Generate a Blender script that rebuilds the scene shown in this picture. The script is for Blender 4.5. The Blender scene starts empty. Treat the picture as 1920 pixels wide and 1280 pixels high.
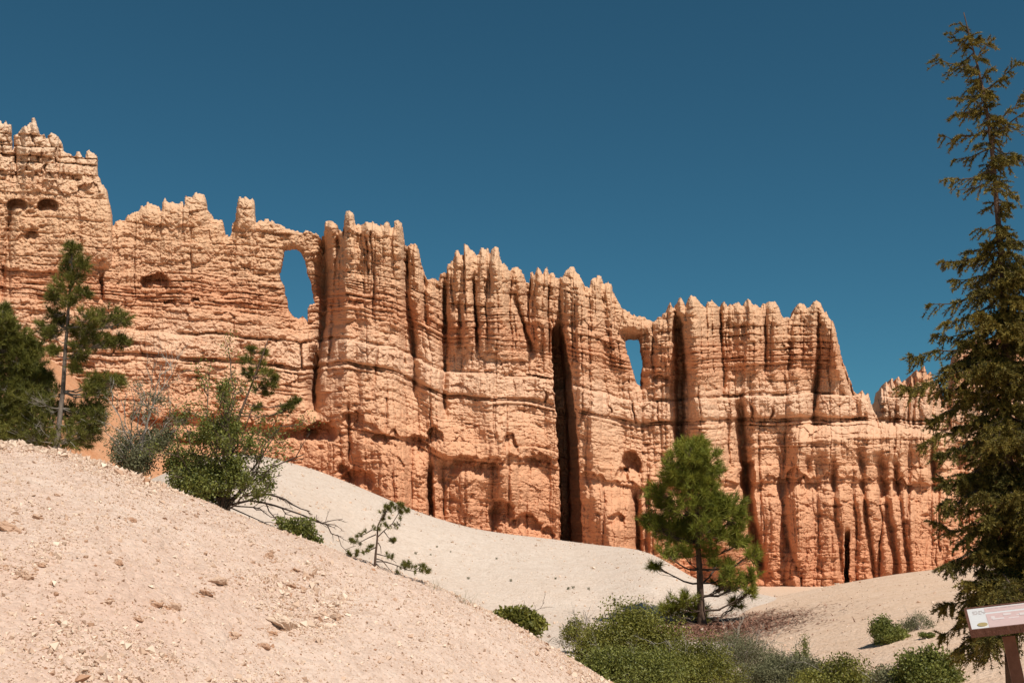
import bpy, math, random
import numpy as np
from mathutils import Vector, Matrix, Euler

S = bpy.context.scene
COL = S.collection
R = math.radians

# ------------------------------------------------------------------ camera, sky, sun, exposure
FPX = 2156.0          # focal length in pixels of the 1920 px wide photograph
PITCH = R(11.0)
EYE = 1.65
cam_d = bpy.data.cameras.new('camera')
cam_d.sensor_width = 36.0
cam_d.lens = FPX / 1920.0 * 36.0
cam_d.clip_start = 0.1
cam_d.clip_end = 6000.0
cam = bpy.data.objects.new('camera', cam_d)
COL.objects.link(cam)
cam.location = (0, 0, EYE)
cam.rotation_euler = (R(90) + PITCH, 0, 0)
S.camera = cam

SUN_EL = R(55.0)
SUN_AZ = R(31.0)      # to the right of straight behind the camera
w = bpy.data.worlds.new('World')
S.world = w
w.use_nodes = True
nt = w.node_tree
bg = nt.nodes['Background']
sky = nt.nodes.new('ShaderNodeTexSky')
sky.sky_type = 'NISHITA'
sky.sun_disc = False
sky.sun_elevation = SUN_EL
sky.sun_rotation = math.pi - SUN_AZ
sky.altitude = 2400.0
sky.air_density = 1.0
sky.dust_density = 0.0
sky.ozone_density = 2.5
tn = nt.nodes.new('ShaderNodeMix'); tn.data_type = 'RGBA'; tn.blend_type = 'MULTIPLY'
tn.inputs[0].default_value = 1.0
tn.inputs[7].default_value = (0.43, 0.95, 0.90, 1)      # the teal cast of the film
nt.links.new(sky.outputs[0], tn.inputs[6])
nt.links.new(tn.outputs[2], bg.inputs[0])
bg.inputs[1].default_value = 0.05

sun_d = bpy.data.lights.new('sun', 'SUN')
sun_d.energy = 4.4
sun_d.angle = R(0.5)
sun_d.color = (1.0, 0.95, 0.87)
sun = bpy.data.objects.new('sun', sun_d)
COL.objects.link(sun)
to_sun = Vector((math.sin(SUN_AZ) * math.cos(SUN_EL), -math.cos(SUN_AZ) * math.cos(SUN_EL), math.sin(SUN_EL)))
sun.rotation_euler = (-to_sun).to_track_quat('-Z', 'Y').to_euler()

S.view_settings.view_transform = 'Standard'
S.view_settings.look = 'None'
S.view_settings.gamma = 1.0
S.view_settings.exposure = 0.38

# ------------------------------------------------------------------ helpers
CP, SP = math.cos(PITCH), math.sin(PITCH)


def at(px, py, Y):
    """the point at depth Y behind a pixel of the photograph (scalars or arrays)"""
    px = np.asarray(px, float); py = np.asarray(py, float); Y = np.asarray(Y, float)
    x = (px - 960.0) / FPX
    u = (640.0 - py) / FPX
    yy = CP - u * SP
    zz = SP + u * CP
    return np.stack(np.broadcast_arrays(x / yy * Y, Y, EYE + zz / yy * Y), axis=-1)


def px_at(Y):
    """metres per photograph pixel at depth Y"""
    return Y / FPX


RT = np.random.RandomState(7).rand(512, 512)


def vnoise(x, y, seed=0):
    x = np.asarray(x, float) + seed * 37.17
    y = np.asarray(y, float) + seed * 91.73
    x, y = np.broadcast_arrays(x, y)
    xi = np.floor(x).astype(int); yi = np.floor(y).astype(int)
    fx = x - xi; fy = y - yi
    fx = fx * fx * fx * (fx * (fx * 6 - 15) + 10); fy = fy * fy * fy * (fy * (fy * 6 - 15) + 10)
    x0 = xi & 511; x1 = (xi + 1) & 511; y0 = yi & 511; y1 = (yi + 1) & 511
    a = RT[x0, y0] * (1 - fx) + RT[x1, y0] * fx
    b = RT[x0, y1] * (1 - fx) + RT[x1, y1] * fx
    return (a * (1 - fy) + b * fy) * 2 - 1


def fbm(x, y, octv=4, seed=0, gain=0.5):
    s = 0; a = 1.0; t = 0.0; f = 1.0
    for i in range(octv):
        s = s + a * vnoise(np.asarray(x) * f, np.asarray(y) * f, seed + i * 3)
        t += a; a *= gain; f *= 2.03
    return s / t


def ridged(x, y, octv=4, seed=0, gain=0.5):
    s = 0; a = 1.0; t = 0.0; f = 1.0
    for i in range(octv):
        s = s + a * (1 - 2 * np.abs(vnoise(np.asarray(x) * f, np.asarray(y) * f, seed + i * 5)))
        t += a; a *= gain; f *= 2.03
    return s / t


def smooth(e0, e1, x):
    t = np.clip((x - e0) / (e1 - e0 + 1e-9), 0, 1)
    return t * t * (3 - 2 * t)


def hash1(*k):
    h = np.zeros(np.broadcast(*k).shape)
    for i, v in enumerate(k):
        h = h + np.asarray(v, float) * (12.9898 + 65.233 * i)
    return np.modf(np.abs(np.sin(h) * 43758.5453))[0]


def link(o, parent=None):
    COL.objects.link(o)
    if parent is not None:
        o.parent = parent
    return o


def raw_mesh(name, V, faces, mat=None, parent=None, attrs=None, smooth_shade=False):
    """ONE mesh object from a vertex array and a list of (n, k) face arrays"""
    V = np.asarray(V, np.float32).reshape(-1, 3)
    faces = [np.asarray(f, np.int32) for f in faces if len(f)]
    me = bpy.data.meshes.new(name)
    me.vertices.add(len(V))
    me.vertices.foreach_set('co', V.ravel())
    nl = sum(f.size for f in faces)
    npoly = sum(len(f) for f in faces)
    me.loops.add(nl)
    me.loops.foreach_set('vertex_index', np.concatenate([f.ravel() for f in faces]))
    me.polygons.add(npoly)
    tot = np.concatenate([np.full(len(f), f.shape[1], np.int32) for f in faces])
    st = np.concatenate([[0], np.cumsum(tot)[:-1]]).astype(np.int32)
    me.polygons.foreach_set('loop_start', st)
    me.polygons.foreach_set('use_smooth', np.full(npoly, smooth_shade))
    for k, a in (attrs or {}).items():
        at_ = me.attributes.new(k, 'FLOAT', 'POINT')
        at_.data.foreach_set('value', np.asarray(a, np.float32))
    me.update(calc_edges=True)
    me.validate()
    if mat is not None:
        me.materials.append(mat)
    return link(bpy.data.objects.new(name, me), parent)


class MB:
    """collects shapes, then builds them as one mesh object"""
    def __init__(s):
        s.v = []; s.f = {}; s.n = 0; s.t = []

    def add(s, V, *faces, tint=0.5):
        V = np.asarray(V, float).reshape(-1, 3)
        for f in faces:
            f = np.asarray(f, int)
            if len(f):
                s.f.setdefault(f.shape[1], []).append(f + s.n)
        s.v.append(V)
        s.t.append(np.broadcast_to(np.asarray(tint, float), (len(V),)))
        s.n += len(V)

    def tube(s, P, rad, n=6, tint=0.5, cap=True):
        P = np.asarray(P, float); m = len(P)
        rad = np.broadcast_to(np.asarray(rad, float), (m,))
        T = np.gradient(P, axis=0)
        T /= np.linalg.norm(T, axis=1)[:, None] + 1e-12
        ref = np.array([0, 0, 1.0]) if abs(T[:, 2]).mean() < 0.8 else np.array([0, 1.0, 0])
        A = np.cross(T, ref); A /= np.linalg.norm(A, axis=1)[:, None] + 1e-12
        B = np.cross(T, A)
        ang = np.arange(n) * 2 * math.pi / n
        V = P[:, None] + rad[:, None, None] * (A[:, None] * np.cos(ang)[None, :, None] + B[:, None] * np.sin(ang)[None, :, None])
        i = np.arange(m - 1)[:, None] * n; j = np.arange(n)[None]; k = (j + 1) % n
        q = np.stack([i + j, i + k, i + n + k, i + n + j], -1).reshape(-1, 4)
        s.add(V.reshape(-1, 3), q, *( [np.arange((m - 1) * n, m * n)[None]] if cap and n in (3, 4, 5, 6, 7, 8, 10, 12) else []), tint=tint)

    def box(s, c, size, rot=None, tint=0.5):
        c = np.asarray(c, float); h = np.asarray(size, float) / 2
        V = np.array([[x, y, z] for x in (-1, 1) for y in (-1, 1) for z in (-1, 1)]) * h
        if rot is not None:
            V = V @ np.asarray(rot).T
        s.add(V + c, [[0, 1, 3, 2], [4, 6, 7, 5], [0, 4, 5, 1], [2, 3, 7, 6], [0, 2, 6, 4], [1, 5, 7, 3]], tint=tint)

    def build(s, name, mat, parent=None, smooth_shade=False):
        V = np.concatenate(s.v)
        o = raw_mesh(name, V, [np.concatenate(f) for f in s.f.values()], mat, None,
                     {'tint': np.concatenate(s.t)}, smooth_shade)
        if parent is not None:
            o.parent = parent
            o.matrix_parent_inverse = Matrix.Translation(-Vector(parent.location))
        return o


def thing(name, label, cat, loc, group=None):
    o = bpy.data.objects.new(name, None)
    o.empty_display_size = 0.2
    o.location = [float(v) for v in loc]
    link(o)
    o['label'] = label; o['category'] = cat
    if group:
        o['group'] = group
    return o


def tag(o, label, cat, group=None):
    o['label'] = label; o['category'] = cat
    if group:
        o['group'] = group
    return o


def struct(o):
    o['kind'] = 'structure'
    return o


def unit(v):
    v = np.asarray(v, float)
    return v / (np.linalg.norm(v, axis=-1, keepdims=True) + 1e-12)


# ------------------------------------------------------------------ materials
def new_mat(name):
    m = bpy.data.materials.new(name)
    m.use_nodes = True
    n = m.node_tree.nodes
    b = n['Principled BSDF']
    b.inputs['Specular IOR Level'].default_value = 0.12
    b.inputs['Roughness'].default_value = 0.92
    return m, n, m.node_tree.links, b


def ramp(n, stops, interp='LINEAR'):
    r = n.new('ShaderNodeValToRGB')
    r.color_ramp.interpolation = interp
    e = r.color_ramp.elements
    while len(e) < len(stops):
        e.new(0.5)
    for i, (p, c) in enumerate(stops):
        e[i].position = p
        e[i].color = (c[0], c[1], c[2], 1)
    return r


def noise(n, l, coord, scale, detail=4, rough=0.55, out=0):
    t = n.new('ShaderNodeTexNoise')
    t.inputs['Scale'].default_value = scale
    t.inputs['Detail'].default_value = detail
    t.inputs['Roughness'].default_value = rough
    if coord is not None:
        l.new(coord, t.inputs['Vector'])
    return t.outputs[out]


def math_node(n, l, op, a, b, clamp=False):
    t = n.new('ShaderNodeMath'); t.operation = op; t.use_clamp = clamp
    for i, v in enumerate((a, b)):
        if hasattr(v, 'is_linked'):
            l.new(v, t.inputs[i])
        else:
            t.inputs[i].default_value = v
    return t.outputs[0]


def mix(n, l, fac, a, b, mode='MIX'):
    t = n.new('ShaderNodeMix'); t.data_type = 'RGBA'; t.blend_type = mode
    for i, v in ((0, fac), (6, a), (7, b)):
        if hasattr(v, 'is_linked'):
            l.new(v, t.inputs[i])
        elif i == 0:
            t.inputs[i].default_value = v
        else:
            t.inputs[i].default_value = (v[0], v[1], v[2], 1)
    return t.outputs[2]


def geo_pos(n):
    return n.new('ShaderNodeNewGeometry').outputs['Position']


def bump(n, l, b, height, strength, dist):
    t = n.new('ShaderNodeBump')
    t.inputs['Strength'].default_value = strength
    t.inputs['Distance'].default_value = dist
    l.new(height, t.inputs['Height'])
    l.new(t.outputs[0], b.inputs['Normal'])


def rock_material():
    m, n, l, b = new_mat('layered_rock')
    a = n.new('ShaderNodeAttribute'); a.attribute_name = 'strat'
    pos = geo_pos(n)
    mp = n.new('ShaderNodeMapping'); mp.inputs['Scale'].default_value = (0.35, 0.35, 1.0)
    l.new(pos, mp.inputs[0])
    big = noise(n, l, pos, 0.16, 4, 0.6)
    bed = noise(n, l, mp.outputs[0], 0.9, 5, 0.65)
    fine = noise(n, l, pos, 3.5, 5, 0.7)
    s = math_node(n, l, 'ADD', a.outputs['Fac'], math_node(n, l, 'MULTIPLY', math_node(n, l, 'SUBTRACT', bed, 0.5), 0.10))
    s = math_node(n, l, 'ADD', s, math_node(n, l, 'MULTIPLY', math_node(n, l, 'SUBTRACT', big, 0.5), 0.10))
    # 0 = top of the left tower, 0.5 = the blocky pale bed, 1 = foot of the wall
    r = ramp(n, [(0.00, (.66, .53, .41)), (0.16, (.62, .44, .30)), (0.30, (.60, .385, .235)), (0.38, (.57, .355, .218)),
                 (0.425, (.55, .290, .165)), (0.47, (.59, .355, .218)), (0.52, (.64, .425, .285)), (0.58, (.62, .385, .242)),
                 (0.66, (.60, .340, .200)), (0.76, (.57, .300, .172)), (0.88, (.55, .250, .135)), (1.0, (.52, .205, .103))])
    l.new(s, r.inputs[0])
    streak = noise(n, l, mp.outputs[0], 2.6, 4, 0.7)
    c = mix(n, l, math_node(n, l, 'MULTIPLY', math_node(n, l, 'SUBTRACT', streak, 0.52, ), 2.6, True), r.outputs[0], (.57, .265, .140))
    pale = math_node(n, l, 'MULTIPLY', math_node(n, l, 'SUBTRACT', big, 0.55), 2.4, True)
    c = mix(n, l, math_node(n, l, 'MULTIPLY', pale, 0.28), c, (.67, .51, .39))
    f2 = ramp(n, [(0.28, (.80, .77, .74)), (0.45, (1, 1, 1)), (0.75, (1.06, 1.05, 1.04))])
    l.new(fine, f2.inputs[0])
    c = mix(n, l, 1.0, c, f2.outputs[0], 'MULTIPLY')
    c = mix(n, l, 1.0, c, (0.99, .955, .945), 'MULTIPLY')
    l.new(c, b.inputs['Base Color'])
    v = n.new('ShaderNodeTexVoronoi'); v.inputs['Scale'].default_value = 2.3
    l.new(pos, v.inputs['Vector'])
    h = math_node(n, l, 'ADD', fine, math_node(n, l, 'MULTIPLY', v.outputs['Distance'], -0.6))
    h = math_node(n, l, 'ADD', h, math_node(n, l, 'MULTIPLY', streak, 0.9))
    bump(n, l, b, h, 0.6, 0.26)
    return m


def soil_material(name, base, dark, light, patch, sc=1.0, bumpd=0.02, patch_fac=0.6):
    m, n, l, b = new_mat(name)
    pos = geo_pos(n)
    big = noise(n, l, pos, 0.35 * sc, 4, 0.6)
    mid = noise(n, l, pos, 4.0 * sc, 5, 0.65)
    fine = noise(n, l, pos, 38.0 * sc, 4, 0.7)
    r = ramp(n, [(0.30, dark), (0.5, base), (0.72, light)])
    l.new(math_node(n, l, 'ADD', math_node(n, l, 'MULTIPLY', mid, 0.5), math_node(n, l, 'MULTIPLY', fine, 0.5)), r.inputs[0])
    pf = math_node(n, l, 'MULTIPLY', math_node(n, l, 'SUBTRACT', big, 0.47), 3.0, True)
    c = mix(n, l, math_node(n, l, 'MULTIPLY', pf, patch_fac), r.outputs[0], patch)
    v = n.new('ShaderNodeTexVoronoi'); v.inputs['Scale'].default_value = 24.0 * sc
    l.new(pos, v.inputs['Vector'])
    cv = ramp(n, [(0.0, (.82, .79, .76)), (0.45, (1, 1, 1)), (1.0, (1.12, 1.12, 1.12))])
    l.new(v.outputs['Color'], cv.inputs[0])
    c = mix(n, l, 0.7, c, cv.outputs[0], 'MULTIPLY')
    l.new(c, b.inputs['Base Color'])
    h = math_node(n, l, 'ADD', fine, math_node(n, l, 'MULTIPLY', v.outputs['Distance'], -0.9))
    h = math_node(n, l, 'ADD', h, mid)
    bump(n, l, b, h, 0.8, bumpd)
    return m


def tint_material(name, c0, c1, rough=0.7, trans=0.0, spec=0.2):
    """colour runs from c0 to c1 with the 'tint' of each leaf, needle or twig"""
    m, n, l, b = new_mat(name)
    a = n.new('ShaderNodeAttribute'); a.attribute_name = 'tint'
    r = ramp(n, [(0.0, c0), (1.0, c1)])
    l.new(a.outputs['Fac'], r.inputs[0])
    l.new(r.outputs[0], b.inputs['Base Color'])
    b.inputs['Roughness'].default_value = rough
    b.inputs['Specular IOR Level'].default_value = spec
    if trans:
        t = n.new('ShaderNodeBsdfTranslucent')
        l.new(r.outputs[0], t.inputs[0])
        ms = n.new('ShaderNodeMixShader'); ms.inputs[0].default_value = trans
        l.new(b.outputs[0], ms.inputs[1]); l.new(t.outputs[0], ms.inputs[2])
        l.new(ms.outputs[0], n['Material Output'].inputs[0])
    return m


def bark_material(name, dark, light, sc=9.0):
    m, n, l, b = new_mat(name)
    pos = geo_pos(n)
    mp = n.new('ShaderNodeMapping'); mp.inputs['Scale'].default_value = (1, 1, 0.3)
    l.new(pos, mp.inputs[0])
    f = noise(n, l, mp.outputs[0], sc, 6, 0.7)
    r = ramp(n, [(0.32, dark), (0.68, light)])
    l.new(f, r.inputs[0]); l.new(r.outputs[0], b.inputs['Base Color'])
    bump(n, l, b, f, 0.9, 0.03)
    return m


M = {}
M['rock'] = rock_material()
M['gravel_soil'] = soil_material('gravel_soil', (.56, .412, .328), (.46, .315, .235), (.61, .485, .395), (.53, .35, .265), 1.0, 0.02)
M['white_soil'] = soil_material('white_soil', (.545, .438, .358), (.47, .365, .285), (.59, .495, .42), (.54, .41, .32), 0.4, 0.04, 0.6)
M['tan_soil'] = soil_material('tan_soil', (.58, .41, .295), (.47, .31, .205), (.63, .48, .37), (.56, .375, .25), 0.5, 0.03, 0.5)
M['red_soil'] = soil_material('red_soil', (.47, .225, .115), (.40, .165, .075), (.50, .29, .18), (.49, .29, .175), 0.25, 0.05, 0.6)
M['litter'] = soil_material('litter', (.17, .085, .05), (.09, .045, .025), (.26, .14, .085), (.22, .12, .075), 0.8, 0.03, 0.5)
M['stone'] = tint_material('stone', (.36, .19, .11), (.68, .53, .41), 0.95, 0.0, 0.1)
M['pine_needle'] = tint_material('pine_needle', (.070, .074, .013), (.215, .200, .040), 0.6, 0.25)
M['bright_needle'] = tint_material('bright_needle', (.100, .115, .014), (.280, .275, .040), 0.6, 0.25)
M['spruce_needle'] = tint_material('spruce_needle', (.052, .050, .011), (.250, .185, .036), 0.65, 0.15)
M['green_leaf'] = tint_material('green_leaf', (.075, .088, .016), (.245, .245, .052), 0.5, 0.3, 0.35)
M['olive_leaf'] = tint_material('olive_leaf', (.085, .088, .014), (.260, .240, .044), 0.5, 0.3, 0.35)
M['sage_leaf'] = tint_material('sage_leaf', (.085, .085, .040), (.220, .210, .110), 0.7, 0.2)
M['dry_grass'] = tint_material('dry_grass', (.16, .15, .08), (.40, .36, .22), 0.8, 0.2)
M['bark_grey'] = bark_material('bark_grey', (.10, .075, .055), (.34, .28, .23))
M['bark_brown'] = bark_material('bark_brown', (.045, .028, .020), (.16, .10, .07))
M['twig_grey'] = tint_material('twig_grey', (.11, .085, .065), (.42, .37, .31), 0.9)
M['twig_dark'] = tint_material('twig_dark', (.045, .030, .022), (.16, .11, .08), 0.9)

# ------------------------------------------------------------------ rock walls
# the wall line on the ground: farther away on the right
LA, LB = np.array([-50.0, 108.0]), np.array([62.0, 136.0])


class Line:
    def __init__(s, a, b):
        s.a = np.asarray(a, float); s.d = np.asarray(b, float) - s.a
        n = np.array([s.d[1], -s.d[0]]); n /= np.linalg.norm(n)
        s.n = np.array([n[0], n[1], 0.0])       # towards the viewer

    def point(s, px, py, off=0.0):
        """the point of the wall plane, set forward by off metres, behind a pixel"""
        x = (px - 960.0) / FPX; u = (640.0 - py) / FPX
        yy = CP - u * SP; zz = SP + u * CP; k = x / yy
        # (a + t d).x = k (a + t d).y
        ax, ay = s.a[0] + s.n[0] * off, s.a[1] + s.n[1] * off
        t = (k * ay - ax) / (s.d[0] - k * s.d[1])
        Y = ay + t * s.d[1]
        return np.stack([k * Y, Y, EYE + zz / yy * Y], -1)


def zoomed(pts, ox, oy, sc=2.667):
    return [(ox + x / sc, oy + y / sc) for x, y in pts]


TOWER_TOP = [(-260, 150), (-200, 190), (-170, 160), (-120, 205), (-80, 190), (-40, 232)] + zoomed([
    (0, 128), (15, 140), (28, 125), (40, 145), (57, 150), (60, 270), (66, 275), (69, 200), (90, 185), (110, 165), (125, 150), (140, 138), (157, 133),
    (160, 112), (172, 112), (178, 130), (190, 150), (195, 175), (205, 190), (222, 185), (228, 210), (235, 215), (245, 195), (255, 182), (272, 190),
    (290, 200), (305, 230), (312, 240), (315, 270), (330, 280), (355, 290), (375, 300), (385, 280), (400, 278), (412, 295), (428, 300), (432, 285),
    (448, 280), (470, 283), (484, 300), (487, 400), (500, 425), (512, 450), (535, 480), (540, 520), (553, 560), (557, 620), (561, 700), (566, 2600)], 0, 180)

MAIN_TOP = [(120, 470), (150, 450), (190, 432)] + zoomed([
    (555, 655), (575, 640), (600, 630), (625, 628), (640, 600), (660, 582), (690, 578), (698, 560), (705, 548), (730, 543), (780, 542), (797, 550),
    (803, 575), (810, 570), (813, 535), (825, 518), (850, 528), (870, 530), (900, 532), (915, 535), (918, 565), (923, 540), (925, 505), (940, 498),
    (965, 500), (975, 485), (1000, 480), (1020, 490), (1030, 515), (1033, 545), (1036, 562), (1050, 580), (1065, 600), (1068, 612), (1090, 615),
    (1110, 630), (1118, 650), (1121, 665), (1126, 695), (1157, 697)], 0, 180) + zoomed([
    (38, 250), (42, 210), (58, 185), (62, 130), (75, 85), (95, 82), (110, 85), (130, 100), (143, 90), (152, 110), (154, 185), (160, 205), (180, 190),
    (220, 188), (250, 210), (290, 225), (330, 240), (370, 245), (400, 260), (410, 250), (440, 248), (470, 265), (485, 285), (499, 270), (503, 240),
    (506, 205), (520, 198), (545, 205), (565, 220), (575, 238), (595, 235), (601, 205), (608, 158), (630, 153), (648, 170), (652, 200), (665, 215),
    (690, 215), (710, 207), (740, 207), (770, 212), (795, 225), (805, 215), (822, 202), (835, 230), (849, 225), (854, 202), (870, 198), (888, 215),
    (895, 250), (903, 320), (915, 320), (935, 308), (960, 320), (975, 345), (985, 420), (1000, 460), (1015, 490), (1045, 485), (1074, 495),
    (1080, 465), (1100, 455), (1112, 455), (1118, 405), (1143, 400), (1152, 375), (1156, 350), (1170, 350), (1185, 375), (1197, 380), (1201, 325),
    (1215, 325), (1240, 345), (1265, 370)], 420, 340) + zoomed([
    (300, 95), (313, 100), (320, 75), (345, 75), (360, 72), (370, 98), (378, 75), (395, 60), (413, 70), (418, 95), (430, 140), (455, 170), (470, 182),
    (485, 165), (510, 157), (525, 165), (540, 205), (552, 240), (567, 245), (573, 195), (594, 195), (605, 165), (620, 163), (635, 190), (644, 165),
    (655, 165), (665, 200), (675, 190), (690, 195), (697, 210), (720, 210), (734, 215), (741, 195), (755, 175), (775, 162), (790, 170), (800, 195),
    (825, 220), (845, 255), (869, 255), (876, 215), (895, 210), (925, 213), (936, 245), (954, 250), (961, 240), (978, 245), (984, 285), (1000, 325),
    (1030, 360), (1060, 385), (1085, 395), (1105, 415), (1140, 405), (1165, 420), (1190, 435), (1225, 410), (1235, 385), (1255, 375)], 780, 440) + zoomed([
    (295, 165), (301, 150), (312, 125), (325, 145), (345, 130), (360, 108), (375, 125), (389, 155), (398, 130), (410, 95), (425, 85), (450, 110),
    (480, 145), (491, 150), (497, 120), (520, 118), (550, 145), (564, 150), (569, 125), (580, 120), (598, 145), (612, 125), (628, 140), (650, 127),
    (665, 145), (679, 150), (686, 125), (700, 112), (725, 130), (755, 155), (764, 150), (773, 125), (800, 120), (838, 120), (850, 140), (862, 170),
    (880, 200), (905, 205), (930, 180), (938, 150), (955, 128), (975, 130), (989, 150), (1001, 145), (1025, 120), (1040, 115), (1065, 130), (1085, 165),
    (1110, 200), (1125, 230), (1140, 265), (1155, 330), (1165, 390), (1190, 445), (1210, 510), (1230, 560), (1245, 575)], 1140, 520) + [
    (1611, 737), (1616, 732), (1621, 740), (1628, 735), (1632, 752), (1637, 770), (1648, 790), (1700, 800), (1760, 806), (1840, 812), (1960, 815)]

WINDOW_ONE = zoomed([(300, 335), (325, 328), (355, 330), (380, 345), (400, 380), (412, 420), (415, 460), (430, 490), (440, 530), (445, 560), (450, 610),
                     (425, 620), (420, 650), (420, 710), (405, 690), (390, 675), (372, 688), (350, 680), (330, 655), (320, 640), (312, 590), (300, 530),
                     (278, 490), (275, 460), (285, 420), (295, 370)], 420, 340)
WINDOW_TWO = zoomed([(1045, 495), (1065, 490), (1090, 490), (1110, 500), (1128, 515), (1127, 545), (1133, 580), (1140, 640), (1130, 690), (1130, 720),
                     (1140, 745), (1122, 757), (1105, 740), (1095, 710), (1080, 670), (1072, 630), (1055, 590), (1045, 545)], 780, 440)
FIN_TOP = [(1610, 800), (1636, 785), (1643, 772), (1647, 748), (1652, 728), (1656, 733), (1661, 715), (1666, 722), (1672, 711), (1678, 718), (1685, 708), (1691, 719), (1697, 712), (1703, 726), (1708, 702), (1713, 709), (1719, 692), (1726, 701), (1733, 687), (1739, 702), (1745, 697), (1750, 713),
           (1756, 712), (1766, 735), (1772, 752), (1779, 752), (1784, 735), (1787, 690), (1792, 668), (1806, 655), (1822, 640), (1835, 628), (1860, 640), (1880, 610), (1905, 590),
           (1925, 604), (1960, 560), (2000, 572), (2040, 520), (2120, 540), (2200, 480)]

# line of the bed that crops out as a double dark ledge across the whole wall
LX = [-260, 0, 250, 400, 560, 650, 740, 830, 1000, 1100, 1200, 1300, 1400, 1520, 1600, 1800, 2200]
LY = [585, 600, 618, 626, 640, 633, 650, 693, 702, 726, 750, 744, 739, 735, 737, 745, 760]


def make_beds(seed):
    """bed boundaries in pixels below the marker ledge, with the character of each bed"""
    r = random.Random(seed)
    B = []   # (top, amp, groove, joint spacing, joint depth, offset)
    def run(a, b, th, amp, gr, js, jd, off):
        s = a
        while s < b - 0.35 * th[0]:
            t = min(r.uniform(*th), b - s)
            B.append((s, amp * r.uniform(.5, 1.3), gr * r.uniform(.4, 1.3), js * r.uniform(.7, 1.4), jd * r.uniform(.4, 1.3), off + r.uniform(-.22, .22) * amp * 2))
            s += t
    run(-480, -330, (16, 34), .40, .5, 26, .7, 0.1)
    run(-330, -275, (12, 18), .5, .6, 30, .5, 0.2)
    run(-275, -170, (30, 55), .22, .2, 60, .3, 0.0)
    run(-170, -125, (16, 26), .28, .3, 40, .3, 0.0)
    run(-125, -45, (6, 17), .30, .50, 40, .2, -0.05)
    run(-45, -2, (20, 24), .25, .3, 60, .3, 0.0)
    B.append((-2, .1, .6, 60, .2, -.3))
    B.append((2, .75, .8, 42, 1.1, .35))
    B.append((46, .1, .65, 60, .2, -.5))
    B.append((52, .35, .9, 30, .3, .25))
    B.append((60, .2, .2, 60, .2, 0.0))
    run(75, 100, (9, 13), .25, .35, 40, .3, 0.05)
    run(100, 135, (30, 36), .15, .15, 60, .2, 0.2)
    run(135, 168, (33, 34), .4, .2, 20, .6, 0.35)
    run(168, 300, (30, 60), .12, .15, 22, .4, -.1)
    run(300, 520, (12, 30), .25, .35, 34, .4, 0.1)
    return np.array(B)


def bed_depth(px, s, seed):
    B = make_beds(seed)
    k = np.clip(np.searchsorted(B[:, 0], s) - 1, 0, len(B) - 2)
    top = B[k, 0]; th = np.maximum(B[k + 1, 0] - top, 2.0)
    q = np.clip((s - top) / th, 0, 1)
    amp, gr, js, jd, off = (B[k, i] for i in range(1, 6))
    vary = 0.55 + 0.9 * vnoise(px / 75.0, k * 5.37, seed)
    d = off * np.clip(0.55 + 1.1 * vnoise(px / 48.0, k * 4.3 + 2, seed + 8), 0.05, 1.15) + amp * np.clip(vary, 0.05, 1.3) * (1 - np.abs(2 * q - 0.95) ** 6.5)
    edge = np.minimum(q, 1 - q) * th
    gm = np.clip(0.25 + 1.2 * vnoise(px / 38.0, k * 3.11 + 9, seed + 2), 0, 1.15)
    d -= gr * gm * np.exp(-(edge / 1.7) ** 2)
    # joints
    u = px / js + k * 17.31 + 0.10 * vnoise(px / 60.0, s / 14.0, seed + 4)
    i = np.floor(u)
    f1 = np.full(u.shape, 9.0); f2 = f1.copy(); cid = np.zeros(u.shape)
    for o in (-1, 0, 1):
        c = i + o + 0.15 + 0.7 * hash1(i + o, k)
        dd = np.abs(u - c)
        nearer = dd < f1
        f2 = np.where(nearer, f1, np.minimum(f2, dd)); cid = np.where(nearer, i + o, cid); f1 = np.where(nearer, dd, f1)
    e = (f2 - f1) * js * 0.5
    jm = np.clip(0.25 + 1.3 * vnoise(px / 120.0, s / 60.0, seed + 6), 0.0, 1.0)
    d -= jd * jm * np.exp(-(e / 2.0) ** 2)
    d += (hash1(cid, k + 3) - 0.5) * 0.5 * jd * jm
    return d


def blocks(px, py, cw, ch, seed):
    """broken faces: every cell of a jittered grid gets its own set-back and its own tilt"""
    u = px / cw; v = py / ch
    iu = np.floor(u); iv = np.floor(v)
    best = np.full(u.shape, 1e9); cu = np.zeros(u.shape); cv = cu.copy(); ou = cu.copy(); ov = cu.copy()
    for a in (-1, 0, 1):
        for b in (-1, 0, 1):
            gu = iu + a; gv = iv + b
            du = u - (gu + .1 + .8 * hash1(gu, gv, seed)); dv = v - (gv + .1 + .8 * hash1(gu + 7.7, gv, seed))
            d = du * du + dv * dv
            m = d < best
            best = np.where(m, d, best); cu = np.where(m, gu, cu); cv = np.where(m, gv, cv); ou = np.where(m, du, ou); ov = np.where(m, dv, ov)
    h = hash1(cu, cv, seed + 1); tu = hash1(cu, cv, seed + 2) - .5; tv = hash1(cu, cv, seed + 3) - .35
    return (h - .5) + 1.1 * (tu * ou + tv * ov)


def cleft(D, px, py, pts, wid, depth, sharp=1.6, soft=25):
    xs = [p[0] for p in pts]; ys = [p[1] for p in pts]
    xl = np.interp(py, ys, xs)
    m = smooth(ys[0] - soft, ys[0] + soft * .6, py) * (1 - smooth(ys[-1] - soft, ys[-1] + soft, py))
    return D - depth * m * np.exp(-(np.abs(px - xl) / wid) ** sharp)


def ridge(D, px, py, pts, wid, height, soft=40):
    return cleft(D, px, py, pts, wid, -height, 2.0, soft)


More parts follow.
